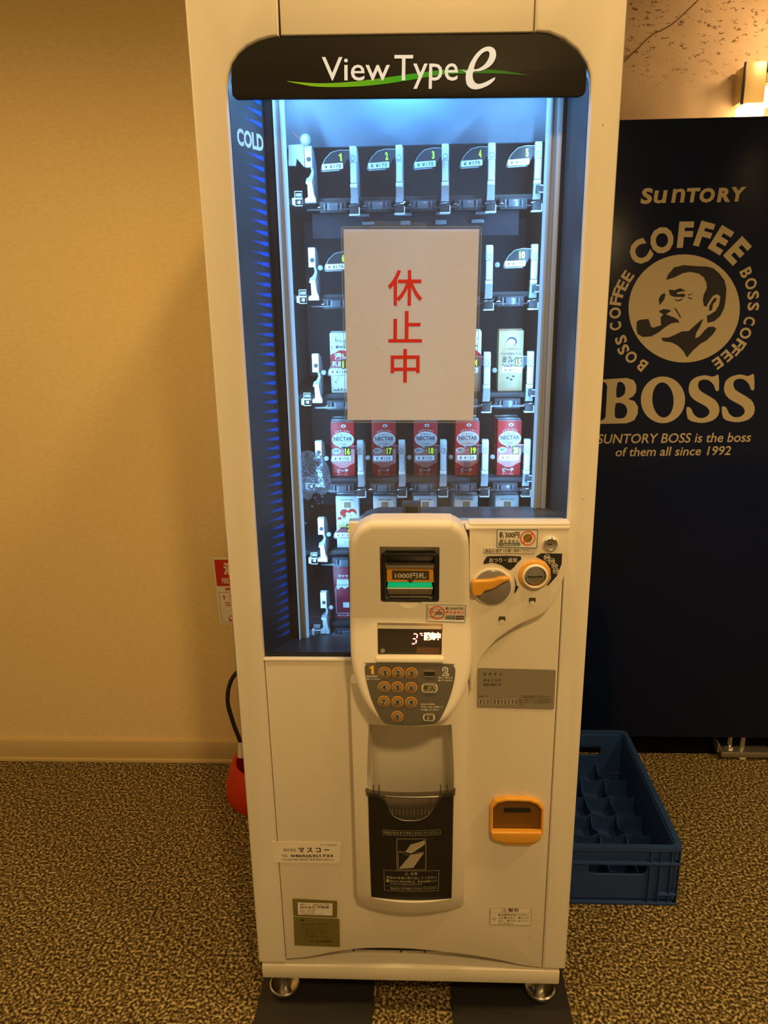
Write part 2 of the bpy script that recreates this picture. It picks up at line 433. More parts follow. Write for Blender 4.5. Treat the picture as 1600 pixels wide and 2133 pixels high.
_m2 = N_.new('ShaderNodeMath'); _m2.operation = 'GREATER_THAN'; _m2.inputs[1].default_value = 0.585; L_.new(_n1.outputs['Fac'], _m2.inputs[0])
_sz = N_.new('ShaderNodeSeparateXYZ'); L_.new(_tc.outputs['Object'], _sz.inputs[0])
_mz = N_.new('ShaderNodeMapRange'); _mz.inputs[1].default_value = 2.15; _mz.inputs[2].default_value = 2.32; _mz.inputs[3].default_value = 0.0; _mz.inputs[4].default_value = 0.85; L_.new(_sz.outputs[2], _mz.inputs[0])
_m3 = N_.new('ShaderNodeMath'); _m3.operation = 'MULTIPLY'; L_.new(_m1.outputs[0], _m3.inputs[0]); L_.new(_m2.outputs[0], _m3.inputs[1])
_m4 = N_.new('ShaderNodeMath'); _m4.operation = 'MULTIPLY'; L_.new(_m3.outputs[0], _m4.inputs[0]); L_.new(_mz.outputs[0], _m4.inputs[1])
_mx = N_.new('ShaderNodeMix'); _mx.data_type = 'RGBA'; L_.new(_m4.outputs[0], _mx.inputs[0]); L_.new(_r.outputs['Color'], _mx.inputs[6]); _mx.inputs[7].default_value = (0.10, 0.05, 0.02, 1)
L_.new(_mx.outputs[2], _b.inputs['Base Color'])

# ------------------------------------------------------------------ the setting
WY = 0.897          # beige wall plane
BY = 1.90           # plaster wall far behind
def struct(name, a, b, m, parent=None):
    B = MB(); B.box(a, b, m); o = B.build(name, parent, smooth=False); o['kind'] = 'structure'; return o
struct('floor', (-3.2, -3.5, -0.05), (4.2, 2.0, 0.0), CARPET)
struct('ceiling', (-3.2, -3.5, 2.55), (4.2, 2.0, 2.65), CEIL)
struct('wall_left', (-3.2, WY, 0), (0.30, WY+0.12, 2.55), WALLP)
struct('wall_back', (0.18, BY, 0), (4.2, BY+0.1, 2.55), PLAST)
struct('wall_inner', (0.18, WY+0.12, 0), (0.30, BY, 2.55), WALLP)
B = MB()
B.bbox((-3.2, WY-0.012, 0.012), (0.29, WY+0.001, 0.078), BASEB, 0.003)
B.bbox((-3.2, WY-0.018, 0.0), (0.29, WY+0.001, 0.014), BASEB, 0.003)
tag(B.build('baseboard_left'), kind='structure')
# plaster joint: a fine diagonal crack and a raised seam
B = MB()
crack = [(1455, 0), (1432, 22), (1415, 38), (1398, 52), (1380, 62), (1362, 70), (1345, 84), (1330, 100), (1300, 128)]
B.line(pxpoly(crack, BY-0.001), 0.004, BY-0.0008, mat('dark_crack', (0.16, 0.085, 0.035), 0.8))
tag(B.build('trim_1'), kind='structure')

# ------------------------------------------------------------------ the cream vending machine
VM = empty('vending_machine', (0, 0.35, 0), 'tall cream vending machine with lit glass window and keypad console, closed notice on its glass', 'vending machine')
HW = 0.316; ZB = 0.134; ZT = 1.95
# cabinet body behind the door: open-fronted carcass
B = MB()
B.box((-0.305, 0.10, 0.10), (-0.275, 0.80, ZT), CREAM); B.box((0.281, 0.10, 0.10), (0.305, 0.80, ZT), CREAM)
B.box((-0.275, 0.10, 1.86), (0.281, 0.80, ZT), CREAM); B.box((-0.275, 0.78, 0.10), (0.281, 0.80, 1.86), CREAM)
B.box((-0.275, 0.10, 0.10), (0.281, 0.78, 0.16), CREAM)
B.build('cabinet_body', VM, smooth=False)
# dark inner liner of the product compartment
B = MB()
IX0, IX1, IZ0, IZ1, IY0, IY1 = -0.235, 0.262, 0.79, 1.80, 0.105, 0.56
B.box((IX0-0.01, IY0, IZ0), (IX0, IY1, IZ1), DKINT); B.box((IX1, IY0, IZ0), (IX1+0.01, IY1, IZ1), DKINT)
B.box((IX0, IY1, IZ0), (IX1, IY1+0.01, IZ1), DKINT); B.box((IX0, IY0, IZ0-0.01), (IX1, IY1, IZ0), DKINT); B.box((IX0, IY0, IZ1), (IX1, IY1, IZ1+0.01), DKINT)
B.build('compartment_liner', VM, smooth=False)
B = MB()
B.rings([[(IX0, 0.235, 1.722), (IX1, 0.235, 1.722), (IX1, 0.245, 1.722), (IX0, 0.245, 1.722)], [(IX0, 0.15, 1.80), (IX1, 0.15, 1.80), (IX1, 0.16, 1.80), (IX0, 0.16, 1.80)]], TOPP)
B.build('light_shade_panel', VM, smooth=False)

# door: arched opening traced on the front plane
Lz = [(580, 74.5), (560, 78), (537, 85), (515, 96), (497, 112), (483, 132), (475, 156), (471, 185)]
Rz = [(1233.5, 185), (1230, 155), (1222, 131), (1203, 103), (1175, 81), (1144, 68), (1115, 65)]
LA = pxpoly(Lz); RA = pxpoly(Rz)
XL = P(500, 700)[0]; XL = -0.2636; XR = 0.2720
ZL = P(600, 1373.5)[1]; ZR = P(1100, 1088)[1]
XS0, XS1 = P(581, 20)[0], P(1115, 20)[0]        # seams above the header
XB1 = 0.2705                                     # right seam below the window
XB0 = -0.2636
TH = 0.03
def clampx(pl, lo, hi): return [(min(max(x, lo), hi), z) for x, z in pl]
left = [(-HW, ZB)]+[(P(586, 2002)[0], ZB), (P(586, 2002)[0], ZB+0.005), (XB0, 0.5)]+[(XL, ZL)]+[(XL, LA[-1][1])]+list(reversed(LA[:-1]))+[(XS0, ZT), (-HW, ZT)]
left = [(-HW, ZB), (XL+0.004, ZB), (XL, ZL-0.01), (XL, ZL)]+[(XL, LA[-1][1])]+[q for q in reversed(LA[:-1])]+[(XS0, ZT), (-HW, ZT)]
plate('door_side_panel', left, 0.0, 0.10, 0.004, CREAM, VM, res=3)
right = [(HW+0.001, ZB), (HW+0.001, ZT), (XS1, ZT)]+[q for q in reversed(RA[1:])]+[(XR, RA[0][1]), (XR, ZR), (XB1, ZR), (XB1, ZB)]
plate('door_side_panel', right, 0.0, 0.10, 0.004, CREAM, VM, res=3)
plate('door_top_panel', [(XS0+0.0012, P(600, 73)[1]), (XS1-0.0012, P(1100, 66.5)[1]), (XS1-0.0012, ZT), (XS0+0.0012, ZT)], 0.0, 0.10, 0.0015, CREAM, VM)
# lower centre panel with arched bottom edge
arch = pxpoly([(590, 1999), (640, 1995), (690, 1985), (730, 1979), (780, 1976), (860, 1978), (960, 1988), (1040, 2001), (1090, 2012), (1129, 2017)])
arch = smooth_open(arch, 4)
YN = -0.040; nl, nr = P(765, 1650, YN)[0], P(946, 1650, YN)[0]; zt_, zb_ = P(860, 1512, YN)[1], P(858, 1871, YN)[1]; nc = (nl+nr)/2; nh = (nr-nl)/2
low = [(XB0+0.0015, ZL), (XB0+0.0055, arch[0][1])]+arch[1:-1]+[(XB1-0.0015, ZB), (XB1-0.0015, ZR), (-0.1015, ZR), (-0.1015, ZL)]
plate('door_lower_panel', low, 0.0008, 0.03, 0.0018, CREAM2, VM, [rect(nc-nh*0.90, zb_-0.002, nc+nh*0.90, zt_-0.01)], res=2)
# bright chrome-like edge where sill meets the panels
B = MB(); B.bbox((XL, -0.0012, ZL-0.0035), (-0.104, 0.010, ZL+0.0012), CREAM, 0.0012); B.build('window_edge_strip', VM); B = MB(); B.bbox((0.098, -0.0295, ZR-0.004), (XR-0.001, 0.010, ZR+0.0012), CREAM, 0.0014); B.build('window_edge_strip', VM)

# splayed window reveals, sill, gaskets and aluminium frame
BX0, BX1 = -0.2262, 0.2541; DP = 0.09
def reveal(name, xf, xb, z0, z1, m):
    b = MB(); t = 0.004 if xb > xf else -0.004
    b.rings([[(xf, 0.012, z0), (xb, DP, z0), (xb-t, DP+0.003, z0), (xf-t, 0.014, z0)], [(xf, 0.012, z1), (xb, DP, z1), (xb-t, DP+0.003, z1), (xf-t, 0.014, z1)]], m)
    return b.build(name, VM, smooth=False)
WALLD = mat('reveal_panel_dark', (0.055, 0.065, 0.08), 0.32, bump=(25, 0.1, 0.002))
rl = reveal('window_reveal', XL+0.001, BX0, ZL, 1.80, WALLD)
rr = reveal('window_reveal', XR-0.001, BX1, ZR, 1.80, WALLD)
tag(rl, 'dark reveal on the COLD side printed with blue dot rows')
B = MB(); B.box((XL, 0.004, 1.795), (XR, 0.10, 1.815), BLACK); B.build('window_reveal_top', VM, smooth=False)
def TL(q, w, off=0.0006):
    """q: 0..1 from front edge to back edge on the left reveal, w: height"""
    a = Vector((XL+0.001, 0.012)); b = Vector((BX0, DP)); p = a+(b-a)*q; n = Vector(((b-a).y, -(b-a).x)).normalized()
    p = p+n*off; return (p.x, p.y, w)
B = MB()
zr = 1.742; first = True; rows = []
z = 1.765
while z > 0.85:
    if not (1.685 < z < 1.722): rows.append(z)
    z -= 0.0163
for z in rows:
    for k in range(7):
        q = 0.40+k*0.078; r = 0.0009+0.00052*k
        aq = r/0.0866*1.15
        V = [TL(q+aq*math.cos(2*PI*i/10), z-0.0006*k+r*math.sin(2*PI*i/10)) for i in range(10)]
        B.add(V, [tuple(range(10))], BLUEDOT)
o = B.build('dot_print', rl, smooth=False); o['kind'] = 'stuff'
B = MB(); B.text('COLD', (0.14, 1.690), (0.93, 1.690), 0.0250, 0, WHITE, 0.04, T=lambda x, y, z: TL(x, z)); B.build('lettering', rl, smooth=False)
# sill that fills the L shape under the glass
silp = [(XL, ZL-0.02), (XL, ZL), (-0.1045, ZL), (-0.1045, ZR-0.065)]+[(-0.1045+0.046*(1-math.cos(a)), ZR-0.065+0.062*math.sin(a)) for a in (0.4, 0.8, 1.2)]+[(-0.052, ZR-0.0005), (XR, ZR-0.0005), (XR, ZL-0.02)]
B = MB(); B.prism(silp, 0.0055, DP+0.012, SILL); B.build('window_sill', VM, angle=50)
B = MB()
B.bbox((BX0, DP-0.004, ZL), (-0.2125, DP+0.01, 1.80), GASK, 0.003); B.bbox((-0.2125, DP-0.001, ZL), (-0.2108, DP+0.01, 1.80), GASK, 0.0005)
B.bbox((0.2485, DP-0.004, ZR), (BX1, DP+0.01, 1.80), GASK, 0.002)
B.build('gasket', VM)
B = MB()
B.bbox((-0.2108, DP-0.006, ZL), (-0.2060, DP+0.014, 1.80), ALU, 0.001); B.bbox((-0.2060, DP-0.002, ZL), (-0.2000, DP+0.014, 1.80), ALUW, 0.001); B.bbox((-0.2000, DP-0.006, ZL), (-0.1975, DP+0.014, 1.80), ALU, 0.0008)
B.build('window_frame', VM)
B = MB()
B.bbox((0.2285, DP-0.006, ZR), (0.2325, DP+0.014, 1.80), ALU, 0.001); B.bbox((0.2325, DP-0.002, ZR), (0.2400, DP+0.014, 1.80), ALUW, 0.001); B.bbox((0.2400, DP-0.006, ZR), (0.2485, DP+0.014, 1.80), ALU, 0.001)
B.build('window_frame', VM)
B = MB(); B.bbox((-0.1975, DP+0.000, ZL), (-0.1935, DP+0.012, 1.80), LEDB, 0.001); B.build('led_strip', VM)
B = MB(); B.bbox((-0.2102, DP-0.0085, ZL), (-0.2085, DP-0.006, 1.80), LEDB, 0.0005); B.build('led_strip', VM)
B = MB(); B.bbox((0.2245, DP+0.000, ZR), (0.2285, DP+0.012, 1.80), LEDB, 0.001); B.build('led_strip', VM)
BLU = (0.24, 0.56, 1.0)
for (nm, loc, sx, sz, tgt, pw) in (('compartment_tube', (-0.185, 0.115, 1.32), 0.012, 0.95, (0.06, 0.45, 1.30), 2.2), ('compartment_tube', (0.216, 0.115, 1.42), 0.012, 0.65, (-0.03, 0.45, 1.35), 2.0)):
    l = lamp(nm, 'AREA', loc, pw, BLU, sx, size_y=sz); d = (Vector(tgt)-Vector(loc)); d.z = 0
    l.rotation_euler = d.to_track_quat('-Z', 'Z').to_euler(); l.rotation_euler.rotate_axis('Z', 0)
    l.matrix_world = Matrix.Translation(loc) @ Matrix((( -d.y, 0, -d.x), (d.x, 0, -d.y), (0, 1, 0))).to_4x4().normalized() if False else l.matrix_world
    zx = -d.normalized(); yx = Vector((0, 0, 1)); xx = yx.cross(zx)
    l.matrix_world = Matrix(((xx.x, yx.x, zx.x, loc[0]), (xx.y, yx.y, zx.y, loc[1]), (xx.z, yx.z, zx.z, loc[2]), (0, 0, 0, 1)))
lamp('compartment_top_lamp', 'AREA', (0.0, 0.112, 1.795), 1.0, (0.10, 0.42, 1.0), 0.10, (0.0, 0.26, 1.66), size_y=0.02)
lamp('reveal_lamp', 'AREA', (0.0, 0.05, 1.79), 1.0, BLU, 0.40, (0.0, 0.05, 1.0), size_y=0.03)

# glass panes
B = MB()
gl = [(XL, ZL), (-0.102, ZL), (-0.102, ZR), (XR, ZR), (XR, RA[0][1])]+RA+[q for q in LA]+[(XL, LA[-1][1])]
B.flat(gl, 0.011, GLASS); B.build('outer_glass', VM, smooth=False)
B = MB(); B.flat([(-0.197, ZL), (0.2285, ZL), (0.2285, 1.80), (-0.197, 1.80)], DP+0.006, GLASS2); ig = B.build('inner_glass', VM, smooth=False)
# condensation patch and drops on the inner glass
YG = DP+0.0045
DROP = mat('water_drop', (0.45, 0.72, 0.95), 0.06, spec=0.5); DROP.node_tree.nodes['Principled BSDF'].inputs['Transmission Weight'].default_value = 0.55; DROP.node_tree.nodes['Principled BSDF'].inputs['IOR'].default_value = 1.33
MIST = thin_glass('condensation', (0.65, 0.78, 0.90), 0.22, 0.15, hazecol=(0.7, 0.85, 1.0))
pat = pxpoly([(627, 945), (650, 940), (670, 950), (684, 972), (689, 1000), (685, 1022), (672, 1030), (655, 1026), (648, 1038), (638, 1040), (629, 1030), (626, 1000)], YG)
pat = smooth_closed(pat, 4)
B = MB(); B.flat(pat, YG, MIST)
def inside(p, poly):
    c = False; j = len(poly)-1
    for i in range(len(poly)):
        if (poly[i][1] > p[1]) != (poly[j][1] > p[1]) and p[0] < (poly[j][0]-poly[i][0])*(p[1]-poly[i][1])/(poly[j][1]-poly[i][1])+poly[i][0]: c = not c
        j = i
    return c
x0, x1 = min(p[0] for p in pat), max(p[0] for p in pat); z0, z1 = min(p[1] for p in pat), max(p[1] for p in pat)
def drop(b, x, z, r):
    n = 6; L = []
    for rr, h in ((1, 0), (0.75, 0.5), (0.0, 0.75)):
        L.append([(x+r*rr*math.cos(2*PI*i/n), YG-0.0003-r*h, z+r*1.15*rr*math.sin(2*PI*i/n)) for i in range(n)])
    b.rings(L, DROP, False, False)
for _ in range(1300):
    p = (random.uniform(x0, x1), random.uniform(z0, z1))
    if inside(p, pat): drop(B, p[0], p[1], random.uniform(0.0005, 0.0014))
for u, v, r in ((671, 1034, 2.6), (656, 1037, 2), (664, 1049, 1.8), (672, 1046, 2), (651, 1055, 2.4), (637, 1090, 2.5), (660, 1042, 1.4), (645, 1075, 1.2)):
    x, z = P(u, v, YG); drop(B, x, z, r*0.0008)
o = B.build('condensation', ig); o['kind'] = 'stuff'

# header
zh0, zh1 = P(850, 203)[1], None
hp = [(P(481, 150)[0], P(481, 150)[1])]
inset = 0.0022
hl = [P(481, 153), P(481, 190), P(484, 199), P(492, 206)]; hr = [P(1207, 200.5), P(1217, 196), P(1221, 188), P(1223, 139)]
top = [(x, z-inset) for x, z in RA[2:]]+[(x, z-inset) for x, z in LA[:-2]]
hd = hl+hr+[(min(x, P(1221, 139)[0]), z) for x, z in top]
hd = [(max(x, P(480, 153)[0]), z) for x, z in hd]
HP = plate('header_panel', hd, 0.0015, 0.0095, 0.001, HEAD, VM)
YH = 0.0008
B = MB()
B.tpx('View', 671, 119, 812, 168, YH, HWH, 0.004); B.tpx('Type', 821, 114.5, 953, 185, YH, HWH, 0.004)
def zp(pts, ox, oy, k, Y): return [P(ox+x/k, oy+y/k, Y) for x, y in pts]
eo = zp([(1078, 198), (1113, 204), (1135, 150), (1178, 82), (1230, 37), (1280, 25), (1318, 45), (1328, 90), (1310, 140), (1270, 180), (1212, 205), (1162, 211), (1155, 250), (1167, 285), (1195, 302), (1240, 292), (1285, 270), (1320, 253), (1312, 277), (1270, 312), (1210, 337), (1155, 340), (1115, 312), (1103, 262), (1105, 217), (1088, 208)], 660, 90, 3.556, YH)
ei = zp([(1166, 193), (1205, 185), (1248, 152), (1274, 108), (1279, 72), (1261, 58), (1225, 75), (1192, 115), (1172, 158)], 660, 90, 3.556, YH)
me = plate_mesh(smooth_closed(eo, 3), YH-0.0002, YH+0.0002, 0.0, WHITE, [smooth_closed(ei, 3)])
B.add([v.co[:] for v in me.vertices], [tuple(p.vertices) for p in me.polygons], HWH)
B.build('lettering', HP, smooth=False)
B = MB()
up = smooth_open([(598.7, 169), (661, 173.5), (723.7, 171), (786, 164), (849, 155), (919, 146), (962, 144.5), (1034, 145.6), (1081, 152.5), (1103, 157)], 4)
lo = smooth_open([(598.7, 169.7), (624, 175), (661, 180.6), (723.7, 181), (786, 176.6), (853, 167), (919, 156), (987, 152.5), (1034, 153), (1081, 156), (1103, 157.5)], 4)
B.flat(pxpoly(up+list(reversed(lo)), YH+0.0003), YH+0.0003, GREEN); B.build('swoosh', HP, smooth=False)

# ---- upper right control plate with S-curved lower edge
YC = -0.028
sc = [(1172.5, 1210), (1166, 1235), (1146, 1266), (1125, 1283), (1084, 1301), (1053, 1320), (1032, 1336), (1012, 1359), (1001, 1376), (994, 1395), (985, 1440)]
cp = [P(978, 1440, YC)]+[P(978, 1089.5, YC), (XR-0.0015, P(1176, 1089.5, YC)[1])]+[(XR-0.0015, P(1175, 1180, YC)[1])]+smooth_open(pxpoly(sc, YC), 4)
CP = plate('coin_panel', cp, YC, 0.001, 0.003, CREAM2, VM)
Y = YC-0.0006
def sticker(name, px, parent, m, Y, lines, border=None, r=0.002, label=None, th=0.0006):
    """px: corner pixels TL,TR,BR,BL"""
    q = pxpoly(px, Y); b = MB(); rp = rounded(q, r, 4); b.prism(rp, Y-th, Y, m)
    if border: b.frame(rp, border[0], Y-th-0.0002, border[1])
    for fn in lines: fn(b, Y-th-0.0003)
    o = b.build(name, parent, smooth=False)
    if label: o['label'] = label
    return o
BLBOR = mat('slate_border', (0.10, 0.17, 0.20), 0.5)
def st500(b, y):
    b.tpx('新500円', 1040, 1107, 1082, 1121, y, INKB, 0.03); b.tpx('使えません', 1040, 1123, 1082, 1132, y, INKB, 0.02)
    b.flat(rounded(pxpoly([(1043, 1131), (1084, 1131), (1084, 1137), (1043, 1137)], y), 0.002, 3), y, BLBOR)
    b.flat(ellipse(*P(1043, 1133, y), 0.004, 0.004, 14), y-0.0001, STEEL)
    b.tpx('旧500円使えます', 1049, 1132.5, 1082, 1136, y-0.0002, SIGNW)
    c = P(1099.5, 1121, y); o = ellipse(*c, 0.0128, 0.0128, 28); i = ellipse(*c, 0.0108, 0.0108, 28)
    b.flat(ellipse(*c, 0.0075, 0.0075, 20), y, GOLDT); b.ring(o, i, y-0.0002, REDP2); b.line([(c[0]-0.008, c[1]-0.0085), (c[0]+0.008, c[1]+0.0085)], 0.0022, y-0.0003, REDP2)
REDP2 = mat('orange_red_print', (0.75, 0.09, 0.02), 0.5)
sticker('notice_sticker', [(1035, 1102), (1121, 1103), (1119, 1142), (1034, 1140)], CP, SIGNW, Y, [st500], (0.0014, BLBOR), label='white sticker with crossed-out coin')
sticker('instruction_label', [(1008, 1142.5), (1114, 1144), (1113, 1153.5), (1007, 1152)], CP, CREAM2, Y, [lambda b, y: b.tpx('商品は1個ずつお買い求めください。', 1011, 1144, 1110, 1151, y, INKB, 0.015)], (0.0006, INKB), r=0.0015)
# black wedges
w1 = pxpoly([(1013, 1161), (1024, 1158.5), (1085, 1159), (1078, 1172), (1063, 1188), (1046, 1178), (1025, 1172), (1007, 1175)], Y)
B = MB(); B.flat(smooth_closed(w1, 2), Y, INK); B.tpx('おつり・返却', 1019, 1162, 1077, 1171.5, Y-0.0004, SIGNW, 0.01)
w2 = pxpoly([(1116, 1159.5), (1127, 1152.5), (1171.5, 1153), (1170, 1175), (1160, 1200), (1142, 1220), (1139, 1220), (1148, 1205), (1147, 1185), (1137, 1170)], Y)
B.flat(w2, Y, INK)
for u, v, t, r in ((1139.5, 1161, '500', 7.5), (1149, 1169, '100', 7.5), (1155.5, 1179, '50', 7), (1158, 1189, '10', 7)):
    c = P(u, v, Y); B.ring(ellipse(*c, r*0.00074, r*0.00074, 18), ellipse(*c, r*0.00062, r*0.00062, 18), Y-0.0004, SIGNW)
    wd = 5 if len(t) == 3 else 3.8; B.tpx(t, u-wd, v-3, u+wd, v+3, Y-0.0005, SIGNW, 0.03)
# arrow of the return lever
B.flat(pxpoly([(1071, 1200), (1075, 1212), (1077, 1221), (1081, 1221), (1076, 1231), (1071, 1238), (1072, 1230), (1074, 1219)], Y), Y, INK)
B.build('panel_print', CP, smooth=False)
# return lever dial
cx, cz = P(1025, 1221, YC); R0 = 0.0345
bm_ = plate_mesh([(cx-R0*1.02*math.cos(a)*1.03, cz+R0*0.98*math.sin(a)) for a in [2*PI*i/40 for i in range(40)]], YC-0.0045, YC+0.001, 0.002, CREAM)
link_mesh('dial_rim', finish(bm_), CP)
B = MB(); B.lathe((cx, YC-0.004, cz), [(0.0, 0.0), (0.031, 0.0), (0.0315, 0.0015), (0.028, 0.004), (0.0, 0.0045)], SMOKE, 'y', 36, False)
dial = B.build('dial', CP, angle=40)
lv = pxpoly([(984, 1237), (983, 1213), (990, 1208), (1024, 1206), (1045, 1201), (1061, 1202), (1060, 1208), (1047, 1213), (1027, 1225), (1010, 1230), (1003, 1238), (993, 1240)], YC-0.012)
dl = plate('return_lever', smooth_closed(lv, 3), YC-0.017, YC-0.006, 0.003, ORANGE, CP, res=3)
# coin slot
cx, cz = P(1113, 1196, YC)
B = MB(); B.lathe((cx, YC, cz), [(0.0265, 0), (0.0270, 0.003), (0.0255, 0.0055), (0.0225, 0.0065), (0.0205, 0.006), (0.0185, 0.0015)], ORANGE, 'y', 36, False); B.build('coin_slot_ring', CP, angle=60)
B = MB(); B.lathe((cx+0.0005, YC, cz-0.001), [(0.0215, 0.0060), (0.0222, 0.009), (0.0205, 0.0115), (0.0185, 0.0115), (0.0178, 0.008)], CREAM, 'y', 36, False); B.build('coin_slot_collar', CP, angle=60)
B = MB(); B.lathe((cx, YC, cz+0.001), [(0.0, 0.0), (0.0180, 0.0), (0.0183, 0.006), (0.0150, 0.0095), (0.0, 0.0105)], STEEL, 'y', 32, False)
B.bbox((cx-0.0125, YC-0.0115, cz-0.0018), (cx+0.0125, YC-0.0100, cz+0.0005), BLACK, 0.0005); B.build('coin_slot', CP, angle=40)
# key lock
cx, cz = P(1146, 1131, YC)
B = MB(); B.lathe((cx, YC, cz-0.0015), [(0.0135, 0), (0.0140, 0.002), (0.0125, 0.0035), (0.0, 0.0035)], CREAM, 'y', 28, False); B.lathe((cx, YC, cz), [(0.0118, 0), (0.0118, 0.006), (0.0100, 0.008), (0.0085, 0.0072), (0.0, 0.0072)], STEEL, 'y', 28, False)
B.box((cx-0.0045, YC-0.0080, cz-0.0008), (cx+0.002, YC-0.0070, cz+0.0008), BLACK); B.build('key_lock', CP, angle=40)
# small stay-clip pictograms
for (u, v) in ((1109, 1253), (1046, 1292)):
    B = MB(); B.flat(rounded(pxpoly([(u-7, v-8), (u+7, v-8), (u+7, v+2), (u-7, v+2)], Y), 0.002, 3), Y-0.0002, INKB)
    B.flat(pxpoly([(u-4, v-1), (u+4, v-1), (u+5, v+4), (u-5, v+4)], Y), Y-0.0004, SIGNW); B.flat(pxpoly([(u-3, v+1), (u+3, v+1), (u+3, v+7), (u-3, v+7)], Y), Y-0.0006, CREAM2)
    B.flat(pxpoly([(u-7, v+8), (u-5, v+3), (u-3, v+8)], Y), Y-0.0008, SIGNW); B.flat(pxpoly([(u+7, v+8), (u+5, v+3), (u+3, v+8)], Y), Y-0.0008, SIGNW)
    B.build('pictogram', CP, smooth=False)

# ---- console pod
YPD = -0.052
pod = pxpoly([(729, 1350), (727.5, 1250), (728, 1150)], YPD)+pxpoly([(733, 1122), (748, 1101), (768, 1091), (790, 1088)], YPD)+pxpoly([(926, 1088), (945, 1091), (962, 1101), (973, 1118), (978, 1142)], YPD)+pxpoly([(979.5, 1250), (984, 1340)], YPD)+pxpoly([(983, 1395), (975, 1430), (962, 1462), (945, 1486), (925, 1503), (895, 1513), (860, 1516), (825, 1513), (797, 1505), (774, 1486), (754, 1456), (740, 1420), (732, 1385)], YPD)
pod = smooth_closed(pod, 3)
pm = plate_mesh(pod, YPD, 0.012, 0.013, CREAM, res=5)
bill = rounded(pxpoly([(791, 1138), (916, 1139), (915, 1255), (793, 1255)], YPD), [0.001, 0.001, 0.005, 0.005], 3)
disp = rounded(pxpoly([(786, 1297), (923, 1299), (920, 1369), (787, 1368)], YPD), 0.001, 2)
kb = plate_mesh(bill, YPD-0.03, YPD+0.030, 0, BLACK); kd = plate_mesh(disp, YPD-0.03, YPD+0.012, 0, BLACK)
thumb = ellipse(*P(853, 1235, YPD), 0.0275, 0.0265, 28)
kt = plate_mesh(thumb, YPD-0.03, YPD+0.006, 0, BLACK)
pm = boolean(pm, [kb, kd, kt]); pm.materials.clear(); pm.materials.append(CREAM)
pm.polygons.foreach_set('material_index', [0]*len(pm.polygons))
POD = link_mesh('console', finish(pm, 40), VM)
# bill acceptor
Y = YPD+0.004
bx = lambda u, v, yy=Y: P(u, v, yy)
bz = plate('bill_slot_bezel', rounded(pxpoly([(793, 1152), (915, 1153), (914, 1254), (794, 1253)], Y), 0.006, 4), Y-0.001, Y+0.006, 0.0015, BLACK, POD, [rounded(pxpoly([(802, 1157), (906, 1158), (905, 1249), (803, 1248)], Y), 0.003, 3)])
B = MB(); a = P(802, 1157, Y); c = P(906, 1249, Y); B.box((a[0], YPD+0.026, c[1]), (c[0], YPD+0.0295, a[1]), BLACK)
B.build('bill_slot_cavity', POD, smooth=False)
Yb = YPD+0.010
def pb(u, v): return P(u, v, Yb)
B = MB(); B.prism(pxpoly([(806, 1184), (903, 1185), (904, 1212), (806, 1211)], Yb), Yb, Yb+0.018, ORANGE)
B.bbox((*[pb(803, 1182)[0]], Yb-0.003, pb(803, 1183)[1]), (pb(906, 1176)[0], Yb+0.016, pb(803, 1176)[1]), STEEL, 0.001)
B.build('bill_slot_head', POD)
B = MB(); B.flat(pxpoly([(817, 1187), (894, 1188), (894, 1207), (817, 1206)], Yb), Yb-0.0006, INKB); B.flat(pxpoly([(848, 1207), (862, 1207), (855, 1214)], Yb), Yb-0.0007, INKB)
B.tpx('1000円札', 823, 1192, 888, 1204, Yb-0.0010, LABELG2 if False else SIGNW, 0.012); B.build('bill_label', POD, smooth=False)
B = MB(); x0, z0 = pb(808, 1223); x1, z1 = pb(900, 1215); B.bbox((x0, Yb+0.001, z0), (x1, Yb+0.016, z1), LEDG, 0.001); B.build('green_light_bar', POD)
B = MB()
x0, z0 = pb(806, 1239); x1, z1 = pb(902, 1224.5); B.bbox((x0, Yb-0.0005, z1-0.0018), (x1, Yb+0.016, z1), CREAM, 0.0006); B.bbox((x0+0.001, Yb+0.001, z0), (x1-0.001, Yb+0.016, z1-0.0018), mat('smoked_roller', (0.16, 0.14, 0.09), 0.25), 0.002)
for k in range(7): xx = x0+0.005+k*(x1-x0-0.01)/6; B.bbox((xx-0.0006, Yb-0.0015, z0+0.002), (xx+0.0006, Yb+0.002, z1-0.003), STEEL, 0.0003)
x0, z0 = pb(812, 1245.5); x1, z1 = pb(897, 1241); B.bbox((x0, Yb-0.0005, z0), (x1, Yb+0.014, z1), STEEL, 0.0008); B.build('bill_tray', POD)
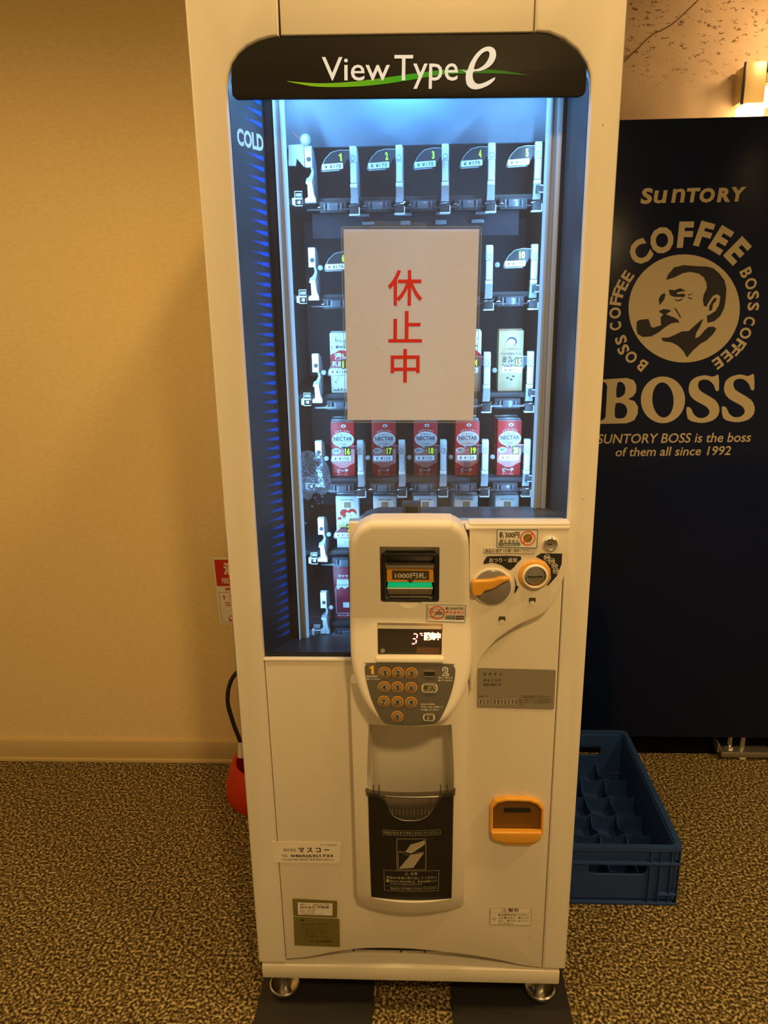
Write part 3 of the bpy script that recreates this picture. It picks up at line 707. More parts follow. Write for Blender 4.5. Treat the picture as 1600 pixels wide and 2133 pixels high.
# sticker on the pod
Y = YPD-0.0004
def st1000(b, y):
    c = P(911, 1276, y); b.ring(ellipse(*c, 0.0130, 0.0125, 26), ellipse(*c, 0.0112, 0.0107, 26), y-0.0001, REDP2)
    q = pxpoly([(891, 1267), (924, 1269), (923, 1287), (892, 1285)], y); b.frame(q, 0.0006, y-0.0002, INK); b.line([P(919, 1267, y), P(901, 1286, y)], 0.0016, y-0.0003, REDP2)
    c = P(899, 1274, y); b.ring(ellipse(*c, 0.0037, 0.0037, 16), ellipse(*c, 0.0027, 0.0027, 16), y-0.0003, REDP2); b.tpx('新', 896.5, 1271.5, 901.5, 1277, y-0.0002, REDP2)
    b.tpx('1000', 906, 1273, 922, 1281, y-0.0004, INKB, 0.02)
    b.tpx('新1000円札', 928, 1264, 967, 1270.5, y, INKB, 0.015); b.tpx('使えません', 928, 1272, 967, 1279, y, REDP2, 0.03)
    b.flat(pxpoly([(928, 1282), (948, 1282), (948, 1291), (928, 1290.5)], y), y, BLBOR); b.flat(pxpoly([(949.5, 1282), (966, 1282.5), (966, 1291), (949.5, 1291)], y), y, INKB)
    b.tpx('旧1000円札', 930, 1283, 946, 1286, y-0.0002, SIGNW); b.tpx('使えます', 930, 1287, 946, 1290, y-0.0002, SIGNW); b.tpx('○1000', 951, 1284.5, 964, 1288.5, y-0.0002, SIGNW)
sticker('notice_sticker', [(889, 1257.5), (971, 1259), (969, 1296.5), (888, 1294)], POD, SIGNW, Y, [st1000], (0.0010, BLBOR), label='white sticker with crossed-out banknote')
# display
Yd = YPD+0.009
plate('display_window', pxpoly([(787, 1311), (922, 1312.5), (920, 1369), (788, 1368)], Yd), Yd, Yd+0.004, 0.0004, DISP, POD)
B = MB()
def seg(u0, v0, u1, v1, w=1.7): B.line([P(u0, v0, Yd), P(u1, v1, Yd)], w*0.00075, Yd-0.0005, LEDR)
seg(862, 1320.5, 868, 1320.5, 2.6); seg(869.5, 1321.5, 868.5, 1329, 2.6); seg(860.5, 1330.5, 866, 1331, 2.6); seg(867.5, 1333, 866.5, 1340, 2.6); seg(858.5, 1341, 864.5, 1341, 2.6)
B.tpx('°C', 874.5, 1318.5, 881, 1325, Yd-0.0005, LEDR, 0.03)
B.tpx('販売中', 883, 1317.5, 918, 1335, Yd-0.0005, LEDO, 0.055)
B.build('display_digits', POD, smooth=False)
B = MB(); B.flat(ellipse(*P(797.5, 1355.5, Yd), 0.0040, 0.0042, 18), Yd-0.0004, LABELG); B.build('sensor_dot', POD, smooth=False); B = MB(); B.flat(pxpoly([(868.5, 1348), (916, 1349), (916, 1362), (868, 1361)], Yd), Yd-0.0003, mat('dim_amber_window', (0.11, 0.055, 0.03), 0.3)); B.build('amber_window', POD, smooth=False)
B = MB(); a = P(784, 1377, YPD); c = P(925, 1369, YPD); B.bbox((a[0], YPD-0.006, a[1]), (c[0], YPD+0.008, c[1]+0.001), CREAM, 0.002); B.build('display_ledge', POD)
# keypad
YK = YPD-0.0012
kp = pxpoly([(760, 1391), (765, 1383), (772, 1381), (933, 1383), (943, 1386), (948.5, 1394), (947, 1415), (941, 1440), (932, 1465), (920, 1490), (911, 1501), (895, 1505), (855, 1508), (812, 1505), (799, 1500), (787, 1483), (774, 1455), (764, 1420)], YK)
KP = plate('keypad_plate', smooth_closed(kp, 3), YK, YPD+0.001, 0.0005, KEYPAD, POD)
# key (sub-part of the machine: console > keys)
KDARK = mat('key_window', (0.26, 0.22, 0.12), 0.25)
def key(u, v, d):
    cx, cz = P(u, v, YK-0.002); b = MB()
    b.ring(ellipse(cx, cz, 0.0103, 0.0103, 26), ellipse(cx, cz, 0.0092, 0.0092, 26), YK-0.0004, ORAN2)
    b.lathe((cx, YK, cz), [(0.0092, 0.0), (0.0086, 0.0018), (0.0064, 0.0022)], BROWNK, 'y', 24, False)
    b.lathe((cx, YK, cz), [(0.0064, 0.0018), (0.0064, 0.0034), (0.0053, 0.0036), (0.0050, 0.0026)], CHROME, 'y', 24, False)
    b.lathe((cx, YK, cz), [(0.0050, 0.0026), (0.0, 0.0028)], KDARK, 'y', 24, False)
    b.text(d, (cx-0.0026, cz-0.0042), (cx+0.0026, cz-0.0042), 0.0084, YK-0.0032, INK, 0.03)
    b.build('number_key', POD, angle=40)
for i, r in enumerate(((801.5, 1401), (829.5, 1401.5), (857.5, 1402.5), (800.5, 1430.5), (828.5, 1431), (857, 1432), (800, 1459.5), (828.5, 1460.5), (857, 1461.5), (828, 1490))): key(r[0], r[1], str((i+1) % 10))
def pill(name, u, v, hw, hh, txt, big):
    cx, cz = P(u, v, YK-0.001); w, h = hw*0.00073, hh*0.00074; b = MB()
    o = rect(cx-w, cz-h, cx+w, cz+h, h*0.85, 6); i = rect(cx-w+0.0014, cz-h+0.0013, cx+w-0.0014, cz+h-0.0013, h*0.7, 6)
    b.prism(o, YK-0.0016, YK, BROWNK if not big else KEYPAD); b.ring(o, i, YK-0.0018, CREAM if big else BROWNK)
    b.prism(rect(cx-w*0.75, cz+h*0.78, cx+w*0.75, cz+h*0.98), YK-0.0026, YK, CHROME); b.prism(rect(cx-w*0.75, cz-h*0.98, cx+w*0.75, cz-h*0.78), YK-0.0026, YK, CHROME)
    b.prism(i, YK-0.0022, YK, KDARK if txt else BLACK)
    if txt: b.text(txt, (cx-w*0.7, cz-h*0.55), (cx+w*0.7, cz-h*0.55), h*1.15, YK-0.0026, INK, 0.03)
    return b.build(name, POD, smooth=False)
pill('indicator_window', 895, 1402.5, 15, 8, '', False); pill('purchase_button', 895, 1432, 19, 12, '購入', True); pill('cancel_button', 894, 1490.5, 14, 9.5, '訂正', True)
B = MB(); y = YK-0.0004
B.tpx('1', 769, 1386, 780, 1404, y, ORAN2, 0.07); B.tpx('2', 921.5, 1389, 935, 1408, y, SIGNW, 0.075); B.tpx('2', 923, 1391, 933, 1406.5, y-0.0003, BLBOR, 0.01)
B.build('step_numeral', POD, smooth=False); B = MB(); B.tpx('商品の番号を', 764, 1406.5, 787.5, 1410, y, SIGNW, 0.02); B.tpx('押してください', 764, 1412, 793, 1415.5, y, SIGNW, 0.02)
B.build('keypad_print', POD, smooth=False); B = MB(); B.tpx('「購入」ボタンを', 913, 1409.5, 943, 1413.5, y, SIGNW, 0.02); B.tpx('押してください', 913, 1415, 943, 1418.5, y, SIGNW, 0.02)
B.build('keypad_print', POD, smooth=False); B = MB(); B.tpx('まちがえた時は', 877, 1463, 906, 1466.5, y, SIGNW, 0.02); B.tpx('「訂正」ボタンを押して', 878, 1468.5, 922, 1472, y, SIGNW, 0.02); B.tpx('やり直してください', 877, 1474, 915, 1477.5, y, SIGNW, 0.02)
B.build('keypad_print', POD, smooth=False)

# the console leans: its top overhangs a little and the keypad part slopes outwards
def lean(root, z1, up, down):
    seen = set()
    for o in [root]+list(root.children_recursive):
        if o.data.name in seen: continue
        seen.add(o.data.name); off = world_off(o)
        bm = bmesh.new(); bm.from_mesh(o.data)
        bmesh.ops.bisect_plane(bm, geom=bm.verts[:]+bm.edges[:]+bm.faces[:], plane_co=(0, 0, z1-off.z), plane_no=(0, 0, 1)); bm.to_mesh(o.data); bm.free()
        for v in o.data.vertices:
            z = v.co.z+off.z; y = v.co.y+off.y; d = z1-z
            if y > -0.002: continue
            k = min(1.0, (-0.002-y)/0.012)
            if d > 0: v.co.y -= down*d*k; v.co.z += 0.52*down*d*k; v.co.x += -(v.co.x+off.x-0.006)*0.80*down*d*k
            else: v.co.y += up*d*k; v.co.z -= 0.32*up*d*k; v.co.x += (v.co.x+off.x-0.006)*0.80*up*d*k
        o.data.update()
lean(POD, P(850, 1290, YPD)[1], 0.16, 0.20)
lamp('display_glow', 'POINT', (P(900, 1322, -0.05)[0], -0.0485, P(900, 1322, -0.05)[1]+0.001), 0.035, (1.0, 0.30, 0.06), 0.004)

# ---- delivery column under the pod: convex moulding with a deep niche
nx = 15
def prof(z, hw, y0, yc):
    out = []
    for i in range(nx+1):
        t = -1+2*i/nx; out.append((0.0015+hw*t, y0+(yc-y0)*(1-t*t), z))
    return out+[(0.0015+hw, 0.004, z), (0.0015-hw, 0.004, z)]
b = MB()
zc0 = P(860, 1911, -0.045)[1]
lv = [(zc0, 0.1035, -0.014, -0.034), (zc0+0.050, 0.104, -0.034, -0.055), (0.55, 0.1045, -0.030, -0.045), (0.80, 0.1055, -0.028, -0.040)]
b.rings([list(reversed(prof(*q))) for q in lv], CREAM)
me = bpy.data.meshes.new('col'); me.from_pydata(b.v, [], b.f); me.materials.append(CREAM); me.update()
bm = bmesh.new(); bm.from_mesh(me); bmesh.ops.recalc_face_normals(bm, faces=bm.faces); bm.to_mesh(me); bm.free()
zt_, zb_ = P(860, 1512, YN)[1], P(858, 1871, YN)[1]
nb = MB()   # niche: wide at the front, narrower at the back
zs = [zb_, P(860, 1640, YN)[1], zt_]
L = []
for z, k in ((zb_, 0.97), (P(860, 1640, YN)[1], 1.0), (P(860, 1600, YN)[1], 0.99), (zt_, 0.93)):
    c = (nl+nr)/2; h = (nr-nl)/2*k
    L.append([(c-h, -0.09, z), (c+h, -0.09, z), (c+h, -0.030, z), (c+h*0.95, -0.010, z), (c+h*0.88, 0.02, z), (c-h*0.88, 0.02, z), (c-h*0.95, -0.010, z), (c-h, -0.030, z)])
nb.rings(L, GREYL)
nm = bpy.data.meshes.new('n'); nm.from_pydata(nb.v, [], nb.f); nm.update()
bm = bmesh.new(); bm.from_mesh(nm); bmesh.ops.recalc_face_normals(bm, faces=bm.faces); bm.to_mesh(nm); bm.free()
me = boolean(me, [nm], 0.0065, 4)
for p in me.polygons: p.material_index = 0
me.materials.clear(); me.materials.append(CREAM2)
DC = link_mesh('delivery_column', finish(me, 30), VM)
B = MB(); L = []
for z, k, dy in ((zb_-0.001, 0.93, 0.0), (P(860, 1600, YN)[1], 0.93, 0.0), (zt_-0.045, 0.89, 0.0), (zt_-0.020, 0.87, -0.012), (zt_-0.006, 0.86, -0.038)):
    h = nh*k; L.append([(nc-h-0.001, -0.006, z), (nc-h*0.97, 0.012+dy*0.4, z), (nc-h*0.88, 0.028+dy*0.8, z), (nc-h*0.72, 0.036+dy, z), (nc+h*0.72, 0.036+dy, z), (nc+h*0.88, 0.028+dy*0.8, z), (nc+h*0.97, 0.012+dy*0.4, z), (nc+h+0.001, -0.006, z)])
B.rings([list(reversed(l)) for l in L], CREAM2, False, False, closed=False); B.build('delivery_niche', VM, angle=60)
# flap
def flapT(x, y, z):   # convex curve of the flap
    t = (x-0.002)/0.085; return (x, y-0.008*(1-t*t), z)
YF = -0.038
fp = [(P(767, 1652, YF)[0], P(767, 1652, YF)[1]), (P(774, 1862, YF)[0], zb_+0.001), (P(940, 1866, YF)[0], zb_+0.001), (P(944, 1652, YF)[0], P(944, 1652, YF)[1])]
cutout = [P(924, 1653, YF), P(912, 1660, YF), P(904, 1675, YF), P(894, 1690, YF), P(875, 1697, YF), (P(855, 1699, YF)), P(835, 1697, YF), P(818, 1688, YF), P(808, 1672, YF), P(800, 1660, YF), P(788, 1653, YF)]
def curved(b, poly, y, m, thick=0.003):
    """plate following the flap curve, cut in vertical slices"""
    bm = bmesh.new(); vs = [bm.verts.new((p[0], y, p[1])) for p in poly]; bm.faces.new(vs)
    bmesh.ops.triangulate(bm, faces=bm.faces[:])
    for i in range(1, 16):
        xx = -0.085+0.175*i/16; bmesh.ops.bisect_plane(bm, geom=bm.verts[:]+bm.edges[:]+bm.faces[:], plane_co=(xx, 0, 0), plane_no=(1, 0, 0))
    bmesh.ops.recalc_face_normals(bm, faces=bm.faces[:])
    bm.verts.index_update(); V = [flapT(*v.co) for v in bm.verts]
    Fc = []
    for f in bm.faces:
        ids = [v.index for v in f.verts]; n = (Vector(V[ids[1]])-Vector(V[ids[0]])).cross(Vector(V[ids[2]])-Vector(V[ids[0]]))
        Fc.append(tuple(ids) if n.y < 0 else tuple(reversed(ids)))
    b.add(V, Fc, m)
    if thick:
        be = [e for e in bm.edges if len(e.link_faces) == 1]
        o = len(V); V2 = V+[(x, yy+thick, z) for x, yy, z in V]
        b.add(V2, [(e.verts[0].index, e.verts[1].index, e.verts[1].index+o, e.verts[0].index+o) for e in be]+[tuple(i+o for i in reversed(f)) for f in Fc], m)
    bm.free()
FB = mat('flap_black', (0.010, 0.009, 0.008), 0.42)
B = MB(); curved(B, [fp[0], fp[1], fp[2], fp[3]]+cutout, YF, FB); FL = B.build('delivery_flap', VM, angle=45)
B = MB(); tp = [P(762, 1641, YF), P(775, 1645, YF), P(938, 1645, YF), P(949, 1641, YF), P(948, 1655, YF), P(764, 1655, YF)]
curved(B, tp, YF-0.003, FLAPC, 0.004)
gp = [P(790, 1655, YF), P(922, 1655, YF)]+[(x, z-0.001) for x, z in cutout[1:-1]]; curved(B, gp, YF-0.002, FLAPC, 0.002)
B.build('clear_grip', FL, angle=45)
B = MB()
T = lambda x, y, z: flapT(x, y, z)
arcp = smooth_open(pxpoly([(811, 1676), (818, 1690), (835, 1699), (855, 1701), (876, 1699), (893, 1690), (901, 1677)], YF), 4)
B.tube([T(x, YF-0.0035, z) for x, z in arcp], 0.0007, STEEL, 5)
for k in range(11):
    x = P(818+k*7.5, 1681, YF)[0]; B.tube([T(x, YF-0.004, P(850, 1678, YF)[1]), T(x, YF-0.004, P(850, 1689, YF)[1])], 0.0008, STEEL, 5)
B.tube([T(x, YF-0.005, P(850, 1651, YF)[1]) for x in [P(803+k*10, 1650, YF)[0] for k in range(12)]], 0.0009, STEEL, 5)
B.build('grip_ribs', FL)
for sx in (778, 790, 918, 931):
    B = MB(); x, z = P(sx, 1645, YF); B.bbox((x-0.0015, YF-0.010, z-0.004), (x+0.0015, YF+0.004, z+0.008), FLAPC, 0.0008); B.build('hinge_lug', FL)
SGN = mat('grey_beige_print', (0.36, 0.33, 0.25), 0.5)
def ftext(b, t, u0, v0, u1, v1, bold=0.01, m=None):
    bl = P(u0, v1, YF); br = P(u1, v1, YF); tl = P(u0, v0, YF); b.text(t, bl, br, tl[1]-bl[1], YF-0.0008, m or SGN, bold, T=T)
def fline(b, pts, w, m=None):
    q = pxpoly(pts, YF)
    for i in range(len(q)-1):
        a, c = Vector(q[i]), Vector(q[i+1]); t = c-a; nn = Vector((-t.y, t.x)).normalized()*w/2; k = max(1, int(t.length/0.01))
        for j in range(k):
            p0 = a+t*j/k; p1 = a+t*(j+1)/k
            b.add([T(p0.x-nn.x, YF-0.0008, p0.y-nn.y), T(p1.x-nn.x, YF-0.0008, p1.y-nn.y), T(p1.x+nn.x, YF-0.0008, p1.y+nn.y), T(p0.x+nn.x, YF-0.0008, p0.y+nn.y)], [(0, 1, 2, 3)], m or SGN)
B = MB()
ftext(B, '手前にひいてください', 814, 1667, 905, 1675, 0.015, SGN)
fline(B, [(798, 1724), (917, 1724), (917, 1734), (798, 1734), (798, 1724)], 0.0006); ftext(B, '商品が出るまで手を入れないでください', 801, 1726, 914, 1732, 0.01)
B.build('flap_print', FL, smooth=False); B = MB()
fline(B, [(827, 1741), (887, 1741), (887, 1805), (827, 1805), (827, 1741)], 0.0009)
def fpoly(b, pts, m): q = pxpoly(pts, YF); b.flat(q, 0, m, T=lambda x, y, z: T(x, YF-0.0008, z))
fpoly(B, [(831, 1803), (856, 1773), (883, 1770), (861, 1801)], SGN); fpoly(B, [(844, 1768), (856, 1752), (872, 1748), (885, 1744), (885, 1753), (871, 1762), (857, 1771)], SGN)
fline(B, [(830, 1803), (830, 1767), (883, 1769)], 0.0007); fline(B, [(832, 1768), (852, 1775), (883, 1770)], 0.0006)
B.build('hand_pictogram', FL, smooth=False); B = MB()
fline(B, [(800, 1807), (914, 1808), (913, 1850), (801, 1849), (800, 1807)], 0.0007)
ftext(B, '⚠ 注意', 843, 1810, 870, 1816.5); ftext(B, '商品は1本毎に取り出してください', 805, 1819, 910, 1825); ftext(B, '飲み口に商品が触れる、商品の破損により', 813, 1827, 910, 1832); ftext(B, 'けがをする恐れがあります', 813, 1833, 880, 1837); ftext(B, '取出口に手や物を入れないでください', 814, 1842, 910, 1847)
fline(B, [(803, 1840), (910, 1841)], 0.0004); fpoly(B, [(805, 1826), (811, 1826), (811, 1832), (805, 1832)], mat('green_yellow_print', (0.35, 0.38, 0.08), 0.5))
B.build('flap_print', FL, smooth=False)

# ---- coin return cup
cu = rounded(pxpoly([(1021, 1676), (1030, 1665), (1052, 1660), (1076, 1660), (1105, 1661.5), (1122, 1667), (1132, 1679), (1131, 1732), (1123, 1748), (1105, 1757), (1050, 1756), (1030, 1747), (1020, 1731)], -0.004), 0.004, 3)
ci = rounded(pxpoly([(1027, 1680), (1036, 1670), (1055, 1666), (1078, 1666), (1103, 1667.5), (1118, 1673), (1127, 1684), (1126, 1732), (1026, 1731)], -0.004), 0.003, 3)
CC = plate('coin_return_cup', cu, -0.010, 0.002, 0.002, ORANGE, VM, [ci])
B = MB(); B.prism([(x*1, z) for x, z in ci], -0.002, 0.0006, mat('shaded_cup_orange', (0.17, 0.075, 0.010), 0.4)); x0, z0 = P(1050, 1691, -0.002); x1, z1 = P(1105, 1683, -0.002); B.bbox((x0, -0.004, z0), (x1, -0.001, z1), BLACK, 0.001); B.build('cup_interior', CC, smooth=False)  # darker orange puts the shade of a deeper cup into the colour
B = MB(); a = P(1023, 1733, -0.01); c = P(1129, 1731, -0.01)
lp = rounded(pxpoly([(1022, 1731), (1129, 1732), (1128, 1744), (1118, 1752), (1100, 1755), (1052, 1754), (1032, 1750), (1024, 1743)], -0.012), 0.003, 3)
plate('cup_lip', lp, -0.016, -0.002, 0.003, ORANGE, CC, res=3)

# ---- labels on the lower panel
Y = -0.0002
def L1(b, y):
    b.tpx('管　理　者　名', 1007, 1401, 1045, 1407, y, INKB, 0.01); b.tpx('連 絡 先 住 所', 1007, 1414, 1044, 1420, y, INKB, 0.01); b.tpx('連絡先電話番号', 1007, 1423, 1044, 1429, y, INKB, 0.01)
    b.tpx('自販機コード', 997, 1448.5, 1017, 1452.5, y, INKB); b.tpx('故障・返金については上記の連絡先まで', 1081, 1456, 1150, 1460, y, INKB); b.tpx('お申し出下さい。上記の番号をお知らせ', 1081, 1461, 1150, 1465, y, INKB); b.tpx('下さい。', 1081, 1466.5, 1094, 1470, y, INKB)
    q = pxpoly([(1084, 1449), (1148, 1450), (1148, 1454.5), (1084, 1453.5)], y); b.frame(rounded(q, 0.001, 3), 0.0004, y, INKB); b.tpx('株式会社 シブサワ', 1090, 1449.7, 1142, 1453.8, y-0.0001, INKB)
    for i, ch in enumerate('123 0176738'):
        if ch == ' ': continue
        u = 998+i*7.4; b.frame(pxpoly([(u, 1456), (u+6.4, 1456.2), (u+6.4, 1467.5), (u, 1467.2)], y), 0.0004, y, SIGNW); b.tpx(ch, u+1.6, 1458, u+4.8, 1465.5, y-0.0001, INKB)
sticker('contact_label', [(995, 1391.5), (1157.5, 1395.5), (1154, 1477), (994, 1473)], VM, LABELG, Y, [L1], (0.0003, KEYPAD), r=0.003, label='grey label with contact lines and a number row')
def L2(b, y):
    b.tpx('カンーNK22041A', 668, 1758, 701, 1762, y, INKB); b.tpx('株式会社', 591, 1767, 617, 1774, y, INKB); b.tpx('マ ス コ ー', 622, 1766, 687, 1776, y, INK, 0.03)
    b.tpx('TEL', 586, 1780.5, 601, 1785.5, y, INKB); b.tpx('0465(63)1733', 606, 1780, 694, 1787, y, INK, 0.03); b.tpx('〒250-0000 神奈川県足柄下郡湯河原町土肥4-5-13', 586, 1788.5, 695, 1793, y, INKB)
sticker('company_sticker', [(566, 1752), (711, 1754), (708, 1798.5), (569, 1796)], VM, CREAM, Y, [L2], r=0.001, label='cream sticker with telephone number')
def L3(b, y):
    b.prism(pxpoly([(620, 1880), (693, 1882), (692.5, 1907), (621, 1905)], y), y-0.0003, y, SIGNW); y2 = y-0.0005
    b.tpx('機械コード', 625, 1882, 645, 1886, y2, INKB); b.tpx('0464-63-1733', 652, 1883, 686, 1887, y2, INKB); b.tpx('株式会社 伊藤園', 625, 1887.5, 685, 1892.5, y2, INK, 0.01)
    b.tpx('形式：NK22041', 625, 1894, 659, 1897, y2, INKB); b.tpx('製造：2014年', 625, 1898, 656, 1901, y2, INKB); b.tpx('この自販機は衛生管理をしています', 626, 1902.5, 673, 1905, y2, INKB)
    for u, v in ((615, 1888.5), (697, 1891.5)): c = P(u, v, y); b.lathe((c[0], y, c[1]), [(0.0016, 0), (0.0013, 0.0008), (0, 0.0011)], CHROME, 'y', 10, False)
sticker('name_plate', [(609.5, 1871.5), (702.5, 1876.5), (702, 1911), (611.5, 1907)], VM, GOLDT, Y, [L3], r=0.0008, th=0.001, label='olive nameplate with white insert')
def L4(b, y):
    D = mat('dark_olive_print', (0.05, 0.045, 0.015), 0.5)
    b.flat(pxpoly([(627, 1915), (634, 1915.3), (634, 1919), (627, 1918.7)], y), y, D); b.tpx('自動販売機 冷凍冷蔵', 630, 1924, 680, 1927, y, D)
    b.frame(pxpoly([(631, 1930), (692, 1932), (691, 1957), (631, 1955)], y), 0.0004, y, D)
    for k, t in enumerate(('型式 VF-25', '電源 100V 50/60Hz', '定格消費電力 420W', '冷媒 R134a')): b.tpx(t, 635, 1933.5+k*5.4, 675+(k % 2)*10, 1936.5+k*5.4, y, D)
    b.tpx('サンデン株式会社', 645, 1958.5, 692, 1963.5, y, INK, 0.02)
    for u, v in ((615.5, 1938.5), (703.5, 1941.5)): c = P(u, v, y); b.lathe((c[0], y, c[1]), [(0.0016, 0), (0.0013, 0.0008), (0, 0.0011)], CHROME, 'y', 10, False)
sticker('rating_plate', [(611.5, 1909.5), (707, 1914), (708, 1972), (614, 1968.5)], VM, GOLDT, Y, [L4], r=0.0008, th=0.001, label='olive rating plate with black print')
def L5(b, y):
    b.tpx('⚠警告', 1045, 1892, 1081, 1900, y, INKB, 0.012); b.line(pxpoly([(1022, 1901), (1106, 1902)], y), 0.0003, y, INKB)
    for k, t in enumerate(('転倒事故を防ぐために、', '上に乗らない、揺さぶら', 'ない、傾けないようにし', 'てください。')): b.tpx(t, 1038, 1903.5+k*6, 1102 if k < 3 else 1070, 1908+k*6, y, INKB, 0.008)
    c = P(1029.5, 1914, y); b.ring(ellipse(*c, 0.0040, 0.0036, 16), ellipse(*c, 0.0035, 0.0031, 16), y, INKB); b.line([(c[0]-0.0028, c[1]+0.0024), (c[0]+0.0028, c[1]-0.0024)], 0.0005, y, INKB)
sticker('warning_label', [(1021.5, 1891), (1107, 1891.5), (1106, 1927.5), (1020.5, 1926)], VM, CREAM2, Y, [L5], (0.0006, INKB), r=0.002, th=0.0003, label='cream warning label with triangle sign')

# scuffs
B = MB()
B.line(pxpoly([(1073, 1650), (1083, 1653), (1090, 1656)], 0), 0.0006, -0.0001, GREYL); B.line(pxpoly([(1081, 1640), (1089, 1639)], 0), 0.0006, -0.0001, GREYL)
for u, v in ((1104, 1952), (853, 2027), (1215, 1040), (1256, 260), (708, 1822)): B.flat(ellipse(*P(u, v, -0.006 if v > 2010 else -0.0002), 0.0008, 0.0008, 8), -0.0062 if v > 2010 else -0.0004, INKB)
tag(B.build('scuff_marks', VM, smooth=False), kind='stuff')

# ---- skirt and recess below the arched panel
B = MB()
B.bbox((-0.310, 0.0, 0.0945), (0.306, 0.10, 0.1285), CREAM2, 0.002); B.build('base_skirt', VM)
B = MB(); B.box((-0.300, 0.045, 0.1285), (0.300, 0.10, 0.1400), GREYL); B.box((-0.300, 0.050, 0.1400), (0.300, 0.10, 0.175), BLACK); B.box((-0.29, 0.035, 0.128), (0.29, 0.045, 0.137), GREYL); B.tube([(-0.22, 0.030, 0.1445), (0.23, 0.030, 0.1445)], 0.0018, BLACK, 6)  # black band puts the recess's deep shade into the colour
for xx in (-0.12, -0.02, 0.03, 0.13): B.bbox((xx-0.002, 0.027, 0.140), (xx+0.002, 0.046, 0.152), BLACK, 0.0005)
B.bbox((0.150, 0.033, 0.131), (0.172, 0.036, 0.1355), BLACK, 0.0005); B.box((-0.19, 0.036, 0.146), (0.17, 0.045, 0.160), BLACK)
B.build('base_grille', VM)
# castors (transparent-looking chrome cups) under the front corners
def castor(x, y):
    b = MB()
    b.lathe((x, y, 0.0), [(0.0, 0.0155), (0.020, 0.0155), (0.030, 0.022), (0.033, 0.034), (0.030, 0.036), (0.024, 0.030), (0.012, 0.027), (0.0, 0.027)], CHROME, 'z', 28, False)
    b.lathe((x, y, 0.0), [(0.0, 0.027), (0.009, 0.027), (0.009, 0.060), (0.014, 0.062), (0.014, 0.070), (0.007, 0.072), (0.007, 0.098), (0.0, 0.098)], STEEL, 'z', 12, False)
    b.build('levelling_foot', VM, angle=50)
for u, v in ((592, 2060), (1126, 2068)):
    p = PF(u, v, 0.03); castor(p.x, p.y+0.012)
for x in (-0.27, 0.27): castor(x, 0.70)
# sensor knob on the sill
B = MB(); x0, z0 = P(838, 1077, 0.01); x1, z1 = P(877, 1030, 0.01)
KN = mat('charcoal_knob', (0.05, 0.05, 0.052), 0.35)
B.bbox((x0, 0.012, ZR-0.001), (x1, 0.045, ZR+0.028), KN, 0.002); B.bbox((x0+0.006, 0.009, ZR+0.001), (x1-0.006, 0.020, ZR+0.025), BLACK, 0.001); B.build('window_latch', VM)

# ------------------------------------------------------------------ racks inside the machine
NUMZ = [1.6935, 1.5285, 1.3430, 1.1797, 1.0264, 0.8700]          # height of the number tags, row by row
CBZ = [1.634, 1.469, 1.2855, 1.1200, 0.9700, 0.8115]             # height the cartons stand at
YLV = 0.180
LX = [-0.0915+0.0795*i for i in range(5)]
RACK = mat('dark_rack', (0.040, 0.042, 0.048), 0.55, spec=0.4)
RACKG = mat('smoky_guide', (0.10, 0.12, 0.14), 0.25)
# lever: white bar with a round hinge hole, step and foot
def lever_mesh():
    b = MB(); w = 0.0058
    b.bbox((-w, 0, 0.005), (w, 0.012, 0.0195), LEVW, 0.0008)
    b.bbox((-w, 0, -0.0065), (w, 0.012, 0.0052), LEVW, 0.0006)
    b.lathe((0, 0.0, 0), [(0.0046, 0.0), (0.0046, 0.0006), (0.0034, 0.0006), (0.0032, -0.002), (0.0, -0.002)], LEVG, 'y', 16, False)
    b.bbox((-w+0.0006, -0.001, -0.0395), (w-0.0006, 0.012, -0.0072), LEVW, 0.0008)
    b.bbox((-w-0.0002, -0.001, -0.0470), (w+0.0002, 0.012, -0.0405), LEVW, 0.0008)
    b.rings([[(-w, 0.002, -0.047), (w, 0.002, -0.047), (w, 0.014, -0.047), (-w, 0.014, -0.047)], [(-w, 0.006, -0.062), (w, 0.006, -0.062), (w, 0.016, -0.062), (-w, 0.016, -0.062)], [(-w-0.001, 0.004, -0.072), (w+0.001, 0.004, -0.072), (w+0.001, 0.016, -0.072), (-w-0.001, 0.016, -0.072)]], LEVG)
    return b
def wall_lever():
    b = MB(); w = 0.0062
    b.bbox((-w, 0, -0.0125), (w, 0.014, 0.0185), LEVW, 0.0010); b.lathe((0.0008, 0.0, -0.0030), [(0.0040, 0.0), (0.0040, 0.0005), (0.0, 0.0005)], RACK, 'y', 14, False)
    b.bbox((-w, -0.001, -0.0150), (w, 0.010, -0.0122), LEVW, 0.0006)
    b.prism([(0.002, -0.013), (0.0062, -0.013), (0.0085, -0.024), (0.0050, -0.038), (-0.0055, -0.038), (-0.0055, -0.034), (0.0005, -0.030), (0.0045, -0.022)], 0.002, 0.012, LEVG)
    b.bbox((-0.0062, 0.0, -0.0420), (0.0050, 0.012, -0.0375), LEVW, 0.0008)
    b.prism([(-0.0035, -0.042), (0.0015, -0.042), (0.0020, -0.072), (-0.0085, -0.072), (-0.0085, -0.066), (-0.0030, -0.063)], 0.001, 0.012, LEVW)
    b.prism([(0.0020, -0.042), (0.0050, -0.042), (0.0068, -0.058), (0.0100, -0.066), (0.0100, -0.072), (0.0026, -0.072)], 0.0, 0.012, LEVW)
    return b
def lever_side(): 
    b = MB(); w = 0.0058
    pts = [(0.006, 0.017), (0.030, 0.012), (0.055, -0.010), (0.060, -0.070), (0.006, -0.070)]
    V = [(w-0.0005, y, z) for y, z in pts]+[(w+0.0015, y, z) for y, z in pts]; n = 5
    b.add(V, [tuple(range(n)), tuple(reversed(range(n, 2*n)))]+[(i, (i+1) % n, (i+1) % n+n, i+n) for i in range(n)], LEVG)
    return b
